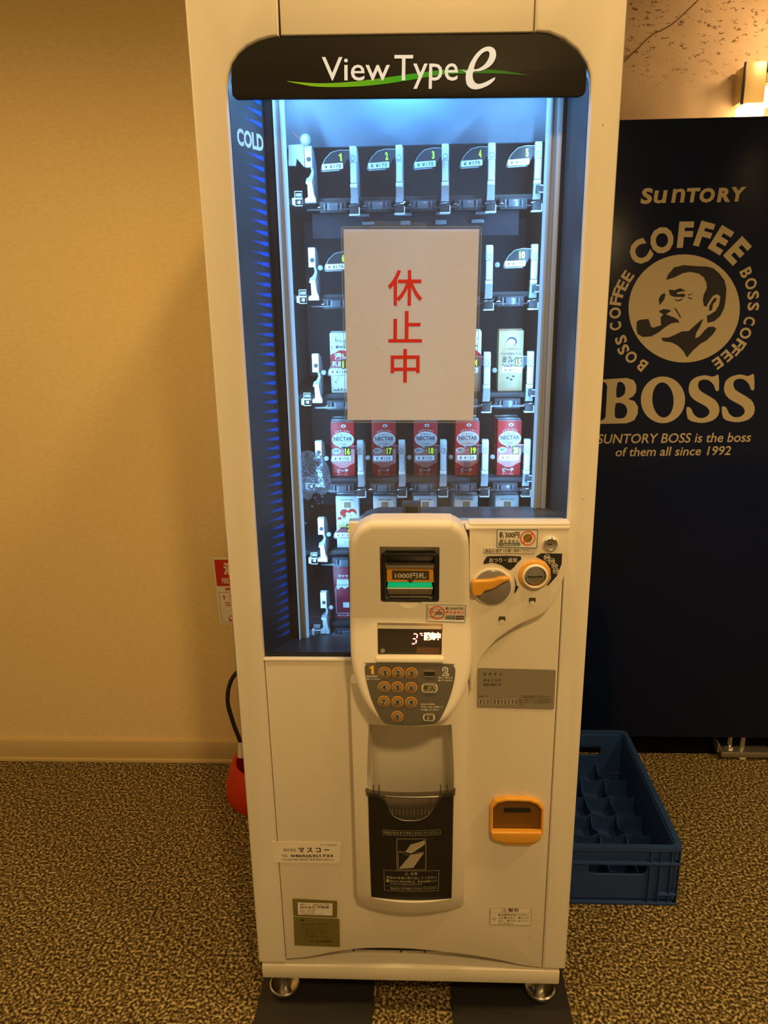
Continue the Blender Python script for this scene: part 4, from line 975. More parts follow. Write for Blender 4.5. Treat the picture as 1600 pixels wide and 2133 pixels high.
def foot_clip():
    b = MB(); 
    b.tube([(-0.010, -0.002, -0.078), (-0.006, -0.004, -0.076), (0.007, -0.004, -0.075), (0.010, -0.002, -0.072)], 0.0007, CHROME, 5)
    b.bbox((-0.0075, -0.002, -0.0905), (0.0085, 0.010, -0.0745), RACK, 0.001); b.bbox((-0.009, -0.003, -0.0925), (0.0095, 0.010, -0.0900), LEVW, 0.0006); b.bbox((0.0080, -0.003, -0.091), (0.0096, 0.006, -0.079), LEVW, 0.0005)
    return b
def guide():
    b = MB(); b.bbox((-0.010, 0.004, -0.0830), (0.010, 0.016, -0.0700), RACKG, 0.002)
    b.bbox((-0.0165, 0.006, -0.0840), (-0.0125, 0.016, -0.0700), RACKG, 0.0015); b.bbox((0.0125, 0.006, -0.0840), (0.0165, 0.016, -0.0700), RACKG, 0.0015)
    b.bbox((-0.024, 0.010, -0.086), (0.024, 0.020, -0.0675), RACK, 0.001)
    b.tube([(-0.026, 0.0035, -0.0775), (-0.021, 0.002, -0.0765), (-0.018, 0.004, -0.078)], 0.0008, CHROME, 5)
    return b
def peg():
    b = MB(); b.lathe((0.0145, 0.006, -0.014), [(0.0, 0.0), (0.0042, 0.0), (0.0045, 0.004), (0.0, 0.0055)], LEVG, 'y', 14, False); return b
PROTO = {}
def place(name, mk, x, y, z, parent, label=None, kind=None):
    if name not in PROTO:
        b = mk(); me = bpy.data.meshes.new(name); me.from_pydata(b.v, [], b.f)
        for m in b.mats: me.materials.append(m)
        me.polygons.foreach_set('material_index', b.m); me.update(); finish(me, 35); PROTO[name] = me
    o = bpy.data.objects.new(name, PROTO[name]); COL.objects.link(o); o.parent = parent; o.location = Vector((x, y, z))-world_off(parent)
    if label: o['label'] = label
    return o
TAGC = thin_glass('tag_clear', (0.94, 0.95, 0.97), 0.08, 0.25, hazecol=(0.75, 0.8, 0.85), gloss=0.35)
TAGB = mat('tag_dark_print', (0.01, 0.035, 0.02), 0.5)
PRL = mat('price_label', (0.78, 0.86, 0.88), 0.5)
def price_tag(num, price, x, z, tilt, boxed, dx=0.0):
    c, sn = math.cos(tilt), math.sin(tilt); Yt = -0.010
    def T(a, y, w): return (a*c-w*sn, y, a*sn+w*c)
    b = MB()
    dsh = [(-0.004, 0.010), (-0.022, 0.0115), (-0.036, 0.009), (-0.047, 0.000), (-0.0545, -0.012), (-0.0555, -0.019), (-0.053, -0.0215), (-0.022, -0.0215), (-0.016, -0.014), (-0.010, -0.004), (-0.004, -0.003)]
    b.flat(dsh, Yt, TAGC, T=T)
    bm_line = [(-0.004, 0.010), (-0.022, 0.0115), (-0.036, 0.009), (-0.047, 0.000), (-0.0545, -0.012), (-0.0555, -0.019)]
    for i in range(5):
        a0, a1 = Vector(bm_line[i]), Vector(bm_line[i+1]); t = a1-a0; nn = Vector((-t.y, t.x)).normalized()*0.0004
        b.add([T(a0.x-nn.x, Yt-0.0004, a0.y-nn.y), T(a1.x-nn.x, Yt-0.0004, a1.y-nn.y), T(a1.x+nn.x, Yt-0.0004, a1.y+nn.y), T(a0.x+nn.x, Yt-0.0004, a0.y+nn.y)], [(0, 1, 2, 3)], EDGE)
    b.flat([(-0.054, -0.0205), (-0.024, -0.0205), (-0.024, -0.0192), (-0.054, -0.0192)], Yt-0.0004, EDGE, T=T)
    lp = rect(-0.0535, -0.0180, -0.0205+0.003, -0.0085, 0.0006, 2)
    b.flat(lp, Yt-0.0008, PRL, T=T)
    b.text('¥ ¥'+price, (-0.0490, -0.0163), (-0.0215, -0.0163), 0.0060, Yt-0.0012, INK, 0.004, T=T, spacing=1.25)
    n = str(num); w = 0.0047 if len(n) == 1 else 0.0098; xr = -0.0185
    if boxed or len(n) > 1: b.flat(rect(xr-w-0.0018, -0.0075, xr+0.0016, 0.0088, 0.0015, 3), Yt-0.0006, TAGB, T=T)
    b.text(n, (xr-w, -0.0060), (xr, -0.0060), 0.0125, Yt-0.0012, YEL, 0.045, T=T)
    o = b.build('price_tag', None, smooth=False, off=None); o.parent = VM; o.location = Vector((x, YLV, z))-VM.location
    o['label'] = 'clear price tag numbered '+n; return o
EDGE = mat('clear_edge', (0.35, 0.45, 0.52), 0.3)
num = 0
for r in range(6):
    z = NUMZ[r]; sh = CBZ[r]
    # shelf and its front lip
    B = MB(); B.bbox((IX0+0.002, 0.205, sh-0.010), (IX1-0.002, IY1-0.002, sh-0.0005), RACK, 0.001)
    zl = z-0.0795
    B.bbox((-0.176, 0.186, zl-0.0030), (0.236, 0.200, zl), mat('shelf_lip_%d' % r, (0.22, 0.24, 0.27) if r in (2, 5) else (0.045, 0.05, 0.06), 0.3) if r else RACK, 0.0008)
    B.build('rack_shelf', VM)
    B = MB(); lx = -0.1683-0.0008*r*1.2
    for i in range(5):
        place('dispensing_lever', lever_mesh, LX[i], YLV, z, VM); place('lever_side_plate', lever_side, LX[i], YLV, z, VM)
        place('foot_clip', foot_clip, LX[i], YLV, z, VM); place('roller_guide', guide, LX[i]-0.0385, YLV, z, VM)
        if r > 0 and i < 4: place('stop_peg', peg, LX[i], YLV, z, VM)
        num += 1
        if num in (7, 8, 9, 12, 13) or num > 21: continue
        price_tag(num, '170' if r < 2 else '150', LX[i], z+0.0012, math.radians(3.0 if r == 0 else (1.5 if r == 1 else 0.4)), r > 0)
    # lever at the left wall, turned side-on, and its hinge hardware
    place('wall_lever', wall_lever, lx, YLV-0.006, z+0.002, VM); place('lever_side_plate', lever_side, lx, YLV-0.006, z+0.002, VM)
    if r > 0: place('stop_peg', peg, lx, YLV-0.004, z, VM)
    B = MB(); hx = -0.199
    B.bbox((hx-0.001, YLV-0.006, z-0.074), (hx+0.004, YLV+0.006, z-0.062), LEVW, 0.001)
    for dz in (0.0, 0.0125):
        q = [(hx+0.004, YLV-0.004, z-0.075+dz), (hx+0.017, YLV-0.004, z-0.075+dz), (hx+0.017, YLV-0.004, z-0.064+dz), (hx+0.004, YLV-0.004, z-0.064+dz)]
        B.tube(q[:1]+q[1:]+q[:1], 0.0009, LEVW, 5)
    B.bbox((hx+0.006, YLV-0.002, z-0.072), (hx+0.014, YLV+0.004, z-0.066), STEEL, 0.001)
    B.bbox((hx+0.005, YLV-0.003, z-0.060), (hx+0.016, YLV+0.004, z-0.054), LEVG, 0.001)
    B.build('hinge_bracket', VM)
    B = MB(); rx = LX[4]+0.004
    B.tube([(rx, YLV-0.003, z-0.050), (rx+0.016, YLV-0.003, z-0.050)], 0.0010, LEVW, 5); B.tube([(rx-0.002, YLV-0.003, z-0.061), (rx+0.016, YLV-0.003, z-0.062)], 0.0010, LEVW, 5); B.bbox((rx-0.006, YLV-0.002, z-0.062), (rx+0.014, YLV+0.01, z-0.050), RACK, 0.001)
    B.build('hinge_bracket', VM)
# bracket and cable cap high on the left, clips under the first shelf
B = MB(); z = NUMZ[0]
B.prism(pxpoly([(601, 302), (633, 300), (634, 348), (618, 330), (616, 345), (601, 345)], 0.172), 0.172, 0.180, LEVG); B.build('lever_mount', VM, smooth=False)
B = MB(); B.lathe((P(637, 292, 0.17)[0], 0.17, P(637, 292, 0.17)[1]), [(0.0, 0.0), (0.008, 0.001), (0.0095, 0.006), (0.006, 0.011), (0.0, 0.012)], LEVG, 'y', 14, False)
B.tube([P3 for P3 in [(P(610, 275, 0.17)[0], 0.172, P(610, 275, 0.17)[1]), (P(618, 285, 0.17)[0], 0.170, P(618, 285, 0.17)[1]), (P(630, 290, 0.17)[0], 0.168, P(630, 290, 0.17)[1])]], 0.0012, mat('pink_wire', (0.35, 0.08, 0.1), 0.5), 5); B.build('cable_cap', VM)
for u0, u1, v0, v1 in ((744, 770, 445, 452), (828, 858, 443, 450), (908, 934, 441, 448), (990, 1018, 440, 447), (755, 780, 462, 469), (835, 855, 460, 469), (907, 930, 458, 468), (982, 1008, 457, 465)):
    B = MB(); x0, z0 = P(u0, v1, 0.205); x1, z1 = P(u1, v0, 0.205); B.bbox((x0, 0.200, z0), (x1, 0.204, z1), mat('dull_blue_clip', (0.14, 0.20, 0.24), 0.3) if 'dull_blue_clip' not in MATS else MATS['dull_blue_clip'], 0.0008); B.build('rail_clip', VM)
B = MB(); B.bbox((-0.17, 0.206, NUMZ[0]-0.128), (0.20, 0.212, NUMZ[0]-0.086), mat('dark_rail_panel', (0.035, 0.035, 0.045), 0.8, spec=0.1), 0.001); B.build('rail_panel', VM)

# ------------------------------------------------------------------ drink cartons
CW, CH, CDp = 0.0465, 0.1085, 0.036
NRED = mat('carton_red', s(196, 42, 46), 0.4); NRED2 = mat('carton_deep_red', (0.30, 0.02, 0.03), 0.4); NPINK = mat('carton_pink', (0.80, 0.32, 0.30), 0.4)
CWHT = mat('carton_white', (0.74, 0.80, 0.80), 0.4); CTAN = mat('carton_tan', (0.62, 0.48, 0.26), 0.4); CYOG = mat('carton_cream', (0.78, 0.78, 0.62), 0.4)
TEAL = mat('dark_blue_print', (0.015, 0.05, 0.12), 0.5); FOIL = mat('foil_top', (0.42, 0.47, 0.50), 0.3, 0.3); GRN = mat('green_print', (0.02, 0.20, 0.10), 0.5)
MAR = mat('carton_maroon', (0.28, 0.02, 0.05), 0.4); APR = mat('apple_red', (0.55, 0.03, 0.03), 0.4); APW = mat('apple_flesh', (0.75, 0.80, 0.55), 0.4)
def carton(label, body, topm, art, group, w=CW, h=CH):
    b = MB(); b.bbox((-w/2, 0, 0), (w/2, CDp, h), body, 0.0012)
    o = b.build('juice_carton'); tag(o, label, 'drink carton', group)
    b = MB(); b.bbox((-w/2+0.001, 0.0012, h-0.0002), (w/2-0.001, CDp-0.001, h+0.0008), topm, 0.0003); b.bbox((-w/2+0.001, CDp*0.45, h), (w/2-0.001, CDp*0.55, h+0.003), topm, 0.0004)
    b.tube([(0.012, CDp*0.25, h), (0.012, CDp*0.25, h+0.0012)], 0.003, topm, 10)
    t = b.build('carton_top', None); t.parent = o
    if art:
        b = MB(); art(b); t = b.build('front_print', None, smooth=False); t.parent = o
    return o
def nectar(b):
    f = lambda x, y: ((x-490)/415*CW, (1045-y)/965*CH); e = lambda x, y, rx, ry, n=28: ellipse(*f(x, y), rx/415*CW, ry/965*CH, n)
    y0 = -0.0003
    b.flat([f(285, 800), f(340, 835), f(430, 870), f(560, 870), f(640, 830), f(695, 800), f(695, 560), f(285, 560)], y0, NPINK)
    b.flat(e(490, 730, 165, 165), y0-0.0001, NPINK); b.flat(e(440, 690, 150, 110), y0-0.0001, mat('peach_blush', (0.75, 0.22, 0.22), 0.4) if 'peach_blush' not in MATS else MATS['peach_blush'])
    el = e(498, 388, 195, 135); el = [p if p[1] > f(0, 505)[1] or abs(p[0]) > 0.006 else (p[0], p[1]-0.002) for p in el]
    b.flat(el, y0-0.0002, CWHT); b.flat([f(450, 505), f(498, 545), f(545, 505)], y0-0.0002, CWHT)
    def t(s_, x0, y0_, x1, y1_, m, bd=0.01): b.text(s_, f(x0, y1_), f(x1, y1_), f(0, y0_)[1]-f(0, y1_)[1], -0.0009, m, bd)
    t('NECTAR', 335, 335, 662, 407, TEAL, 0.018)
    for x in (340, 368): b.flat([f(x-6, 405), f(x+14, 405), f(x+14, 411), f(x-6, 411)], -0.0009, TEAL)
    t('不二家ネクター', 395, 290, 605, 316, INKB); t('とろける美味しさ', 385, 455, 605, 480, NRED2); b.flat([f(350, 425), f(650, 425), f(650, 429), f(350, 429)], -0.0009, LABELG)
    b.flat(e(513, 148, 44, 28, 16), y0-0.0002, CWHT); b.flat(e(513, 150, 22, 12, 12), -0.0009, TEAL)
    for i, ch in enumerate('桃まるごと濃く'):
        a = math.radians(125-i*11.5); c = Vector(f(498, 400)); p = c+Vector((math.cos(a)*0.0215, math.sin(a)*0.0185)); d = Vector((math.sin(a), -math.cos(a)))*0.0014
        b.text(ch, p-d, p+d, 0.0028, -0.0009, CWHT, 0.03)
    b.flat(e(375, 590, 78, 55, 20), y0-0.0003, CWHT); t('国産白桃', 335, 565, 415, 600, TEAL)
    t('ピーチ', 382, 905, 580, 978, CWHT, 0.05); t('果汁 30%', 375, 990, 570, 1032, NPINK, 0.01)
def itoen(b, apple=True):
    f = lambda x, y: ((x-1128)/424*CW, (1050-y)/1010*CH)
    def t(s_, x0, y0_, x1, y1_, m, bd=0.01): b.text(s_, f(x0, y1_), f(x1, y1_), f(0, y0_)[1]-f(0, y1_)[1], -0.0006, m, bd)
    t('ITO EN', 1062, 95, 1245, 122, GRN, 0.02)
    for a in range(4): b.flat(ellipse(*f(1034+12*math.cos(a*PI/2), 108+12*math.sin(a*PI/2)), 0.0008, 0.0008, 8), -0.0006, GRN)
    b.flat([f(1068, 150), f(1195, 150), f(1195, 260), f(1068, 260)], -0.0004, LABELG); t('毎日\n果汁', 1085, 168, 1180, 245, mat('gold_print', (0.45, 0.36, 0.12), 0.5) if 'gold_print' not in MATS else MATS['gold_print'])
    if apple:
        b.flat(ellipse(*f(1070, 360), 0.0088, 0.0080, 22), -0.0004, APR); b.flat(ellipse(*f(1215, 350), 0.0088, 0.0078, 22), -0.0005, APR)
        c = smooth_closed([f(1095, 370), f(1130, 345), f(1165, 365), f(1210, 335), f(1260, 355), f(1285, 420), f(1245, 490), f(1180, 500), f(1120, 460)], 3); b.flat(c, -0.0006, APW)
        b.flat(ellipse(*f(1190, 410), 0.0022, 0.0020, 10), -0.0008, mat('seed_green', (0.4, 0.5, 0.2), 0.5)); b.flat(ellipse(*f(1062, 450), 0.0035, 0.0022, 12), -0.0007, mat('leaf_green', (0.1, 0.45, 0.2), 0.5))
        b.flat([f(935, 490), f(960, 440), f(1010, 440), f(1015, 488)], -0.0004, APR); t('りんご', 1030, 528, 1205, 570, GRN, 0.012); t('100%', 1095, 590, 1190, 610, LABELG); b.flat(ellipse(*f(1020, 625), 0.009, 0.005, 18), -0.0004, mat('mango_yellow', (0.6, 0.55, 0.12), 0.5))
        b.flat(rounded([f(915, 850), f(925, 720), f(1010, 640), f(1330, 640), f(1330, 850)], 0.003, 4), -0.0004, MAR); t('ビタミン野菜', 1045, 925, 1180, 955, LABELG)
def yog(b):
    w, h = CW, CH
    cols = [mat('dot_blue', (0.05, 0.3, 0.6), 0.5), mat('dot_green', (0.1, 0.35, 0.15), 0.5), APR, mat('dot_yellow', (0.7, 0.5, 0.1), 0.5)]
    for i in range(26):
        x = random.uniform(-0.44, 0.44)*w; z = random.choice((random.uniform(0.03, 0.28), random.uniform(0.78, 0.97)))*h; b.flat(ellipse(x, z, 0.0012, 0.0012, 9), -0.0004, cols[i % 4])
    b.text('ITO EN', (-0.012, 0.096), (0.012, 0.096), 0.0035, -0.0006, GRN, 0.02); b.text('朝のYoo', (-0.012, 0.084), (0.016, 0.084), 0.0055, -0.0006, TEAL, 0.03)
    b.flat([(-w/2+0.0005, 0.048), (w/2-0.0005, 0.048), (w/2-0.0005, 0.070), (0.012, 0.079), (-0.004, 0.081), (-w/2+0.0005, 0.072)], -0.0004, NRED); b.text('濃い', (-0.015, 0.063), (0.012, 0.063), 0.013, -0.0007, CWHT, 0.04); b.text('乳酸菌', (-0.020, 0.050), (0.014, 0.050), 0.0105, -0.0007, CWHT, 0.03)
    b.text('100億個', (-0.018, 0.041), (0.004, 0.041), 0.0055, -0.0007, INKB, 0.01); b.text('国産生乳使用', (-0.018, 0.004), (0.018, 0.004), 0.0035, -0.0007, INKB)
def milk(b):
    b.line([(-0.016, 0.079), (-0.009, 0.079)], 0.0004, -0.0005, INKB); b.line([(0.009, 0.079), (0.018, 0.079)], 0.0004, -0.0005, INKB)
    b.flat(ellipse(0.001, 0.0925, 0.0095, 0.0085, 22), -0.0004, TEAL); b.flat(ellipse(0.000, 0.0910, 0.0080, 0.0068, 22), -0.0006, CWHT)
    b.text('チチヤス', (-0.006, 0.0775), (0.008, 0.0775), 0.0030, -0.0006, INKB, 0.01)
    b.text('ミルクがおいしい', (-0.019, 0.0685), (0.019, 0.0685), 0.0042, -0.0006, TEAL, 0.01); b.text('ミルク', (-0.016, 0.054), (0.016, 0.054), 0.0115, -0.0006, TEAL, 0.03); b.text('コーヒー', (-0.016, 0.043), (0.014, 0.043), 0.0090, -0.0006, TEAL, 0.02)
    for x, z in ((-0.005, 0.025), (0.002, 0.022), (0.006, 0.028)): b.flat(ellipse(x, z, 0.0026, 0.0016, 12), -0.0005, INKB)
def maroon(b):
    b.text('チチヤス', (-0.012, 0.094), (0.016, 0.094), 0.0050, -0.0006, CWHT, 0.04); b.text('おいしすぎて', (-0.016, 0.0065), (0.019, 0.0065), 0.0045, -0.0006, CWHT, 0.04)
    o = rounded([(-0.0190, 0.013), (0.0190, 0.013), (0.0190, 0.068), (0.0155, 0.076), (0.0155, 0.090), (-0.0155, 0.090), (-0.0155, 0.076), (-0.0190, 0.068)], 0.003, 4)
    b.flat(rect(-0.0155, 0.076, 0.0155, 0.088, 0.001, 3), -0.0005, CWHT); b.frame(o, 0.0011, -0.0006, CWHT); b.flat(rounded([(-0.0150, 0.066), (-0.006, 0.073), (0.001, 0.068), (0.008, 0.073), (0.0155, 0.066), (0.0155, 0.077), (-0.0155, 0.077)], 0.001, 2), -0.0005, CWHT)
    b.flat(rect(-0.004, 0.026, 0.010, 0.038, 0.001, 3), -0.0006, CWHT)
ORD = ['leftmost', 'second from left', 'middle one', 'second from right', 'rightmost']; ORD2 = ['leftmost', 'second', 'middle', 'fourth', 'rightmost']
CX = [-0.1290+0.0816*i for i in range(5)]
def put(o, x, y, z): o.location = (x, y, z); return o
YC0 = 0.222; GP = CDp+0.0015
def stack(proto, mk_label, x, z, n, used, jit=0.002, group=None):
    for k in range(n):
        o = proto if not used[0] else copy_tree(proto); used[0] = True
        put(o, x+(random.uniform(-jit, jit) if k else 0)-0.0015*k, YC0+k*GP, z); o['label'] = mk_label(k)
used = [False]
pr = carton('x', NRED, FOIL, nectar, 'red peach cartons on the fourth rack row')
for i in range(5):
    stack(pr, lambda k, i=i: (ORD[i]+' of the five red peach drink cartons in front') if k == 0 else 'red peach drink carton standing second in line, in the '+ORD2[i]+' lane', CX[i], CBZ[3], 2, used)
used = [False]
pw = carton('x', CWHT, FOIL, itoen, 'white carton with apple picture and price tag 21')
pw['group'] = 'white cartons on the fifth rack row'
put(pw, CX[0]+0.0055, YC0, CBZ[4]); pw['label'] = 'white apple juice carton behind price tag 21'
used = [False]
pw2 = carton('x', CWHT, FOIL, lambda b: itoen(b, False), 'white cartons on the fifth rack row')
names = ['', 'just left of the window latch', 'just right of the window latch', 'second from the far right of its row', 'at the far right of its row']
for i in range(1, 5):
    stack(pw2, lambda k, i=i: ['white drink carton ', 'second white drink carton in line ', 'third white drink carton in line '][k]+names[i], CX[i]-0.0005, CBZ[4], 3, used)
pt = carton('tan milk coffee carton with price tag 15', CTAN, CTAN, milk, None, h=0.1125); put(pt, 0.1952, YC0, CBZ[2])
py = carton('cream yogurt drink carton with coloured dots beside price tag 11', CYOG, CYOG, yog, 'dotted yogurt cartons half hidden by the notice', h=0.1125); put(py, -0.1245, YC0, CBZ[2])
py2 = copy_tree(py); put(py2, CX[3]+0.0005, YC0, CBZ[2]); py2['label'] = 'cream yogurt drink carton beside price tag 14, peeping past the notice'
pm_ = carton('maroon milk drink carton low in the machine beside the console', MAR, FOIL, maroon, None, h=0.1165); put(pm_, -0.1345, YC0, CBZ[5])
pm_['group'] = 'maroon cartons on the lowest rack row'
pm2 = copy_tree(pm_); put(pm2, -0.1290, YC0+GP, CBZ[5]); pm2['label'] = 'second maroon milk drink carton, directly behind the first'

# ------------------------------------------------------------------ closed notice, laminated, on the glass
NT = empty('closed_notice', (0.0075, 0.006, 1.41), 'laminated white notice with three red characters hanging on the window glass', 'sign')
Y = 0.0070
q = [P(715.5, 477.5, Y), P(998.5, 477.3, Y), P(986, 875.5, Y), P(724, 875, Y)]
B = MB(); B.flat([q[3], q[2], q[1], q[0]], Y+0.0002, PAPER); B.build('paper', NT, smooth=False)
cxn = sum(p[0] for p in q)/4; czn = sum(p[1] for p in q)/4
lq = [((p[0]-cxn)*(1+0.008/0.21)+cxn, (p[1]-czn)*(1+0.008/0.297)+czn) for p in q]
B = MB(); lr = rounded([lq[3], lq[2], lq[1], lq[0]], 0.004, 4); B.flat(lr, Y-0.0004, LAM); B.frame(lr, 0.0007, Y-0.0006, EDGE); B.build('laminate', NT, smooth=False)
B = MB(); Yr = Y-0.0009
B.tpx('休', 808, 562, 879.5, 637, Yr, REDP, 0.012, tilt=0); B.tpx('止', 809, 648, 879, 713.5, Yr, REDP, 0.012); B.tpx('中', 814, 727, 874, 797, Yr, REDP, 0.012); B.build('red_lettering', NT, smooth=False)
B = MB(); x, z = P(862, 470, Y); B.flat(pxpoly([(771, 460), (888, 463), (888, 485), (771, 485)], Y+0.0012), Y+0.0012, thin_glass('clear_tape', (0.9, 0.92, 0.94), 0.10, 0.05)); B.build('tape', NT, smooth=False)
# the tape sits between film and glass

# ------------------------------------------------------------------ navy machine seen behind, facing the aisle
YB2 = 0.93
NM = empty('vending_machine', (0.83, 1.3, 0), 'dark navy vending machine with round pipe-smoker emblem, standing behind the blue crate', 'vending machine')
B = MB(); B.bbox((0.44, YB2, 0.082), (1.195, 1.72, P(1450, 245, YB2)[1]), NAVY, 0.004); B.build('cabinet', NM)
B = MB(); B.bbox((1.2, YB2+0.01, 0.10), (1.36, 1.70, P(1450, 245, YB2)[1]), NAVY, 0.004); B.build('door', NM)
TOESHADE = mat('matte_black', (0.004, 0.004, 0.004), 0.95, spec=0.03); B = MB(); B.box((0.47, 0.965, 0.0), (1.36, 1.68, 0.082), TOESHADE); B.build('plinth', NM, smooth=False)  # near-black colour paints in the shade of the recessed toe space
B = MB(); p = PF(1555, 1580, 0.0)
B.bbox((1.000, 0.925, 0.012), (1.16, 1.02, 0.032), STEEL, 0.003); B.bbox((0.985, 0.925, 0.030), (0.992, 1.02, 0.062), STEEL, 0.002); B.rings([[(0.992, 0.925, 0.055), (1.002, 0.925, 0.030), (1.002, 1.02, 0.030), (0.992, 1.02, 0.055)], [(0.988, 0.925, 0.055), (1.000, 0.925, 0.024), (1.000, 1.02, 0.024), (0.988, 1.02, 0.055)]], STEEL)
B.lathe((1.035, 0.955, 0.032), [(0.0, 0), (0.014, 0), (0.014, 0.008), (0.008, 0.010), (0.007, 0.05), (0.0, 0.05)], CHROME, 'z', 6, False); B.lathe((1.075, 0.955, 0.0), [(0.0, 0), (0.022, 0), (0.018, 0.012), (0.008, 0.03), (0.008, 0.075), (0.012, 0.08), (0.0, 0.085)], CHROME, 'z', 14, False); B.build('levelling_bracket', NM)
B = MB(); B.lathe((0.50, 0.955, 0.0), [(0.0, 0), (0.022, 0), (0.018, 0.012), (0.008, 0.03), (0.008, 0.08), (0.0, 0.085)], CHROME, 'z', 14, False); B.build('levelling_bracket', NM)
Y = YB2-0.0006; Z0 = (1230, 440, 3.951)
def zp2(pts, Y_=Y): return [P(Z0[0]+x/Z0[2], Z0[1]+y/Z0[2], Y_) for x, y in pts]
def hole_plate(b, outer, holes, m, y=Y):
    me = plate_mesh(outer, y-0.0003, y+0.0003, 0.0, m, holes); b.add([v.co[:] for v in me.vertices], [tuple(p.vertices) for p in me.polygons], m)
def rotchar(b, ch, u, v, w, h, deg, m, bold=0.03, sq=1.0):
    """one letter centred on a photo pixel, turned about its centre"""
    c = Vector(P(u, v, Y)); k = (at(u+1, v, Y)-at(u, v, Y)).length; a = math.radians(deg); d = Vector((math.cos(a), math.sin(a))); n = Vector((-d.y, d.x))
    W_, H_ = w*k, h*k*0.97; bl = c-d*W_/2-n*H_/2; b.text(ch, bl, bl+d*W_, H_, Y, m, bold)
B = MB()
for ch, u, v, w, h, dg in (('s', 1345, 407, 22, 30, 2), ('u', 1373, 407, 26, 27, 2), ('n', 1413, 407, 26, 27, 2), ('T', 1446, 406, 26, 27, 2), ('O', 1475, 405, 28, 27, 2), ('R', 1506, 405, 22, 30, 2), ('Y', 1537, 403, 28, 33, 2)):
    pass
wl = [('s', 1334, 392, 1358, 425.5), ('u', 1361, 397, 1389, 424), ('n', 1398, 393.5, 1426, 422.5), ('T', 1429, 392, 1457, 422), ('O', 1456, 392, 1488, 422.5), ('R', 1493, 391.5, 1521, 421.5), ('Y', 1521, 390, 1552, 420)]
for ch, u0, v0, u1, v1 in wl: B.tpx(ch, u0, v0, u1, v1, Y, GOLD, 0.020 if ch in 'sun' else 0.05, tilt=-0.8, shear=0.08)
for ch, u, v, w, h, dg in (('C', 1333.5, 525.5, 44, 52, 36), ('O', 1379, 500.5, 52, 55, 14), ('F', 1428, 489, 33, 54, -1), ('F', 1467, 489, 33, 52, -15), ('E', 1502, 500.5, 34, 54, -29), ('E', 1536.5, 523, 34, 54, -43)): rotchar(B, ch, u, v, w*0.93, h, dg, GOLD, 0.045)
B.build('lettering', NM, smooth=False); B = MB()
# ring text
for ch, u, v, dg in (('B', 1337.5, 760.5, 142), ('O', 1315, 744, 133), ('S', 1298.5, 728, 122), ('S', 1293.5, 708, 112), ('C', 1282.5, 679.5, 100), ('O', 1281.5, 652, 90), ('F', 1283, 627, 82), ('F', 1288.5, 609.5, 74), ('E', 1296.5, 594, 66), ('E', 1307.5, 575.5, 58)): rotchar(B, ch, u, v, 17 if ch != 'O' else 23, 25, dg, GOLD, 0.03)
B.build('lettering', NM, smooth=False); B = MB()
for ch, u, v, dg in (('B', 1554.5, 568, -62), ('O', 1564.5, 591, -72), ('S', 1569, 615, -80), ('S', 1569.5, 638.5, -90), ('C', 1561.5, 668.5, -102), ('O', 1553, 694, -112), ('F', 1541.5, 717, -121), ('F', 1530.5, 729, -127), ('E', 1514.5, 741.5, -134), ('E', 1495.5, 756, -143)): rotchar(B, ch, u, v, 17 if ch != 'O' else 23, 25, dg, GOLD, 0.03)
B.build('lettering', NM, smooth=False); B = MB()
# big serif word
Bo = [(95, 1385), (300, 1372), (355, 1390), (378, 1430), (375, 1490), (350, 1525), (310, 1545), (365, 1565), (392, 1610), (388, 1670), (360, 1720), (300, 1745), (80, 1750), (82, 1725), (108, 1715), (125, 1690), (138, 1440), (125, 1410), (98, 1405)]
hole_plate(B, zp2(Bo), [zp2(smooth_closed([(222, 1412), (262, 1410), (285, 1440), (285, 1490), (262, 1522), (213, 1530)], 2)), zp2(smooth_closed([(208, 1582), (270, 1585), (300, 1620), (300, 1665), (275, 1700), (230, 1705), (202, 1690)], 2))], GOLD)
hole_plate(B, zp2([(597+182*math.cos(a), 1552+192*math.sin(a)) for a in [2*PI*i/40 for i in range(40)]]), [zp2([(597+88*math.cos(a)+6*math.sin(a), 1553+145*math.sin(a)) for a in [2*PI*i/32 for i in range(32)]])], GOLD)
S_ = [(1055, 1350), (1058, 1470), (1032, 1475), (1015, 1430), (975, 1392), (930, 1385), (895, 1400), (886, 1435), (902, 1475), (960, 1512), (1030, 1557), (1060, 1612), (1055, 1672), (1010, 1720), (930, 1742), (860, 1735), (802, 1708), (790, 1620), (808, 1612), (830, 1625), (850, 1670), (890, 1700), (940, 1698), (975, 1670), (978, 1640), (950, 1605), (880, 1568), (830, 1528), (808, 1470), (825, 1400), (880, 1362), (950, 1350), (1000, 1362), (1032, 1353)]
B.flat(zp2(smooth_closed(S_, 2)), Y, GOLD); B.build('lettering', NM, smooth=False); B = MB(); B.flat(zp2(smooth_closed([(x+291, y-6) for x, y in S_], 2)), Y, GOLD)
B.build('lettering', NM, smooth=False); B = MB(); B.tpx('SUNTORY BOSS is the boss', 1244, 904.5, 1563.5, 924.5, Y, GOLD, 0.012, shear=0.12, tilt=-4); B.tpx('of them all since 1992', 1282, 932, 1521.5, 951, Y, GOLD, 0.012, shear=0.12, tilt=-3)
B.build('lettering', NM, smooth=False)
B = MB(); B.flat(zp2([(772+458*math.cos(a), 800+445*math.sin(a)) for a in [2*PI*i/64 for i in range(64)]]), Y, GOLD)
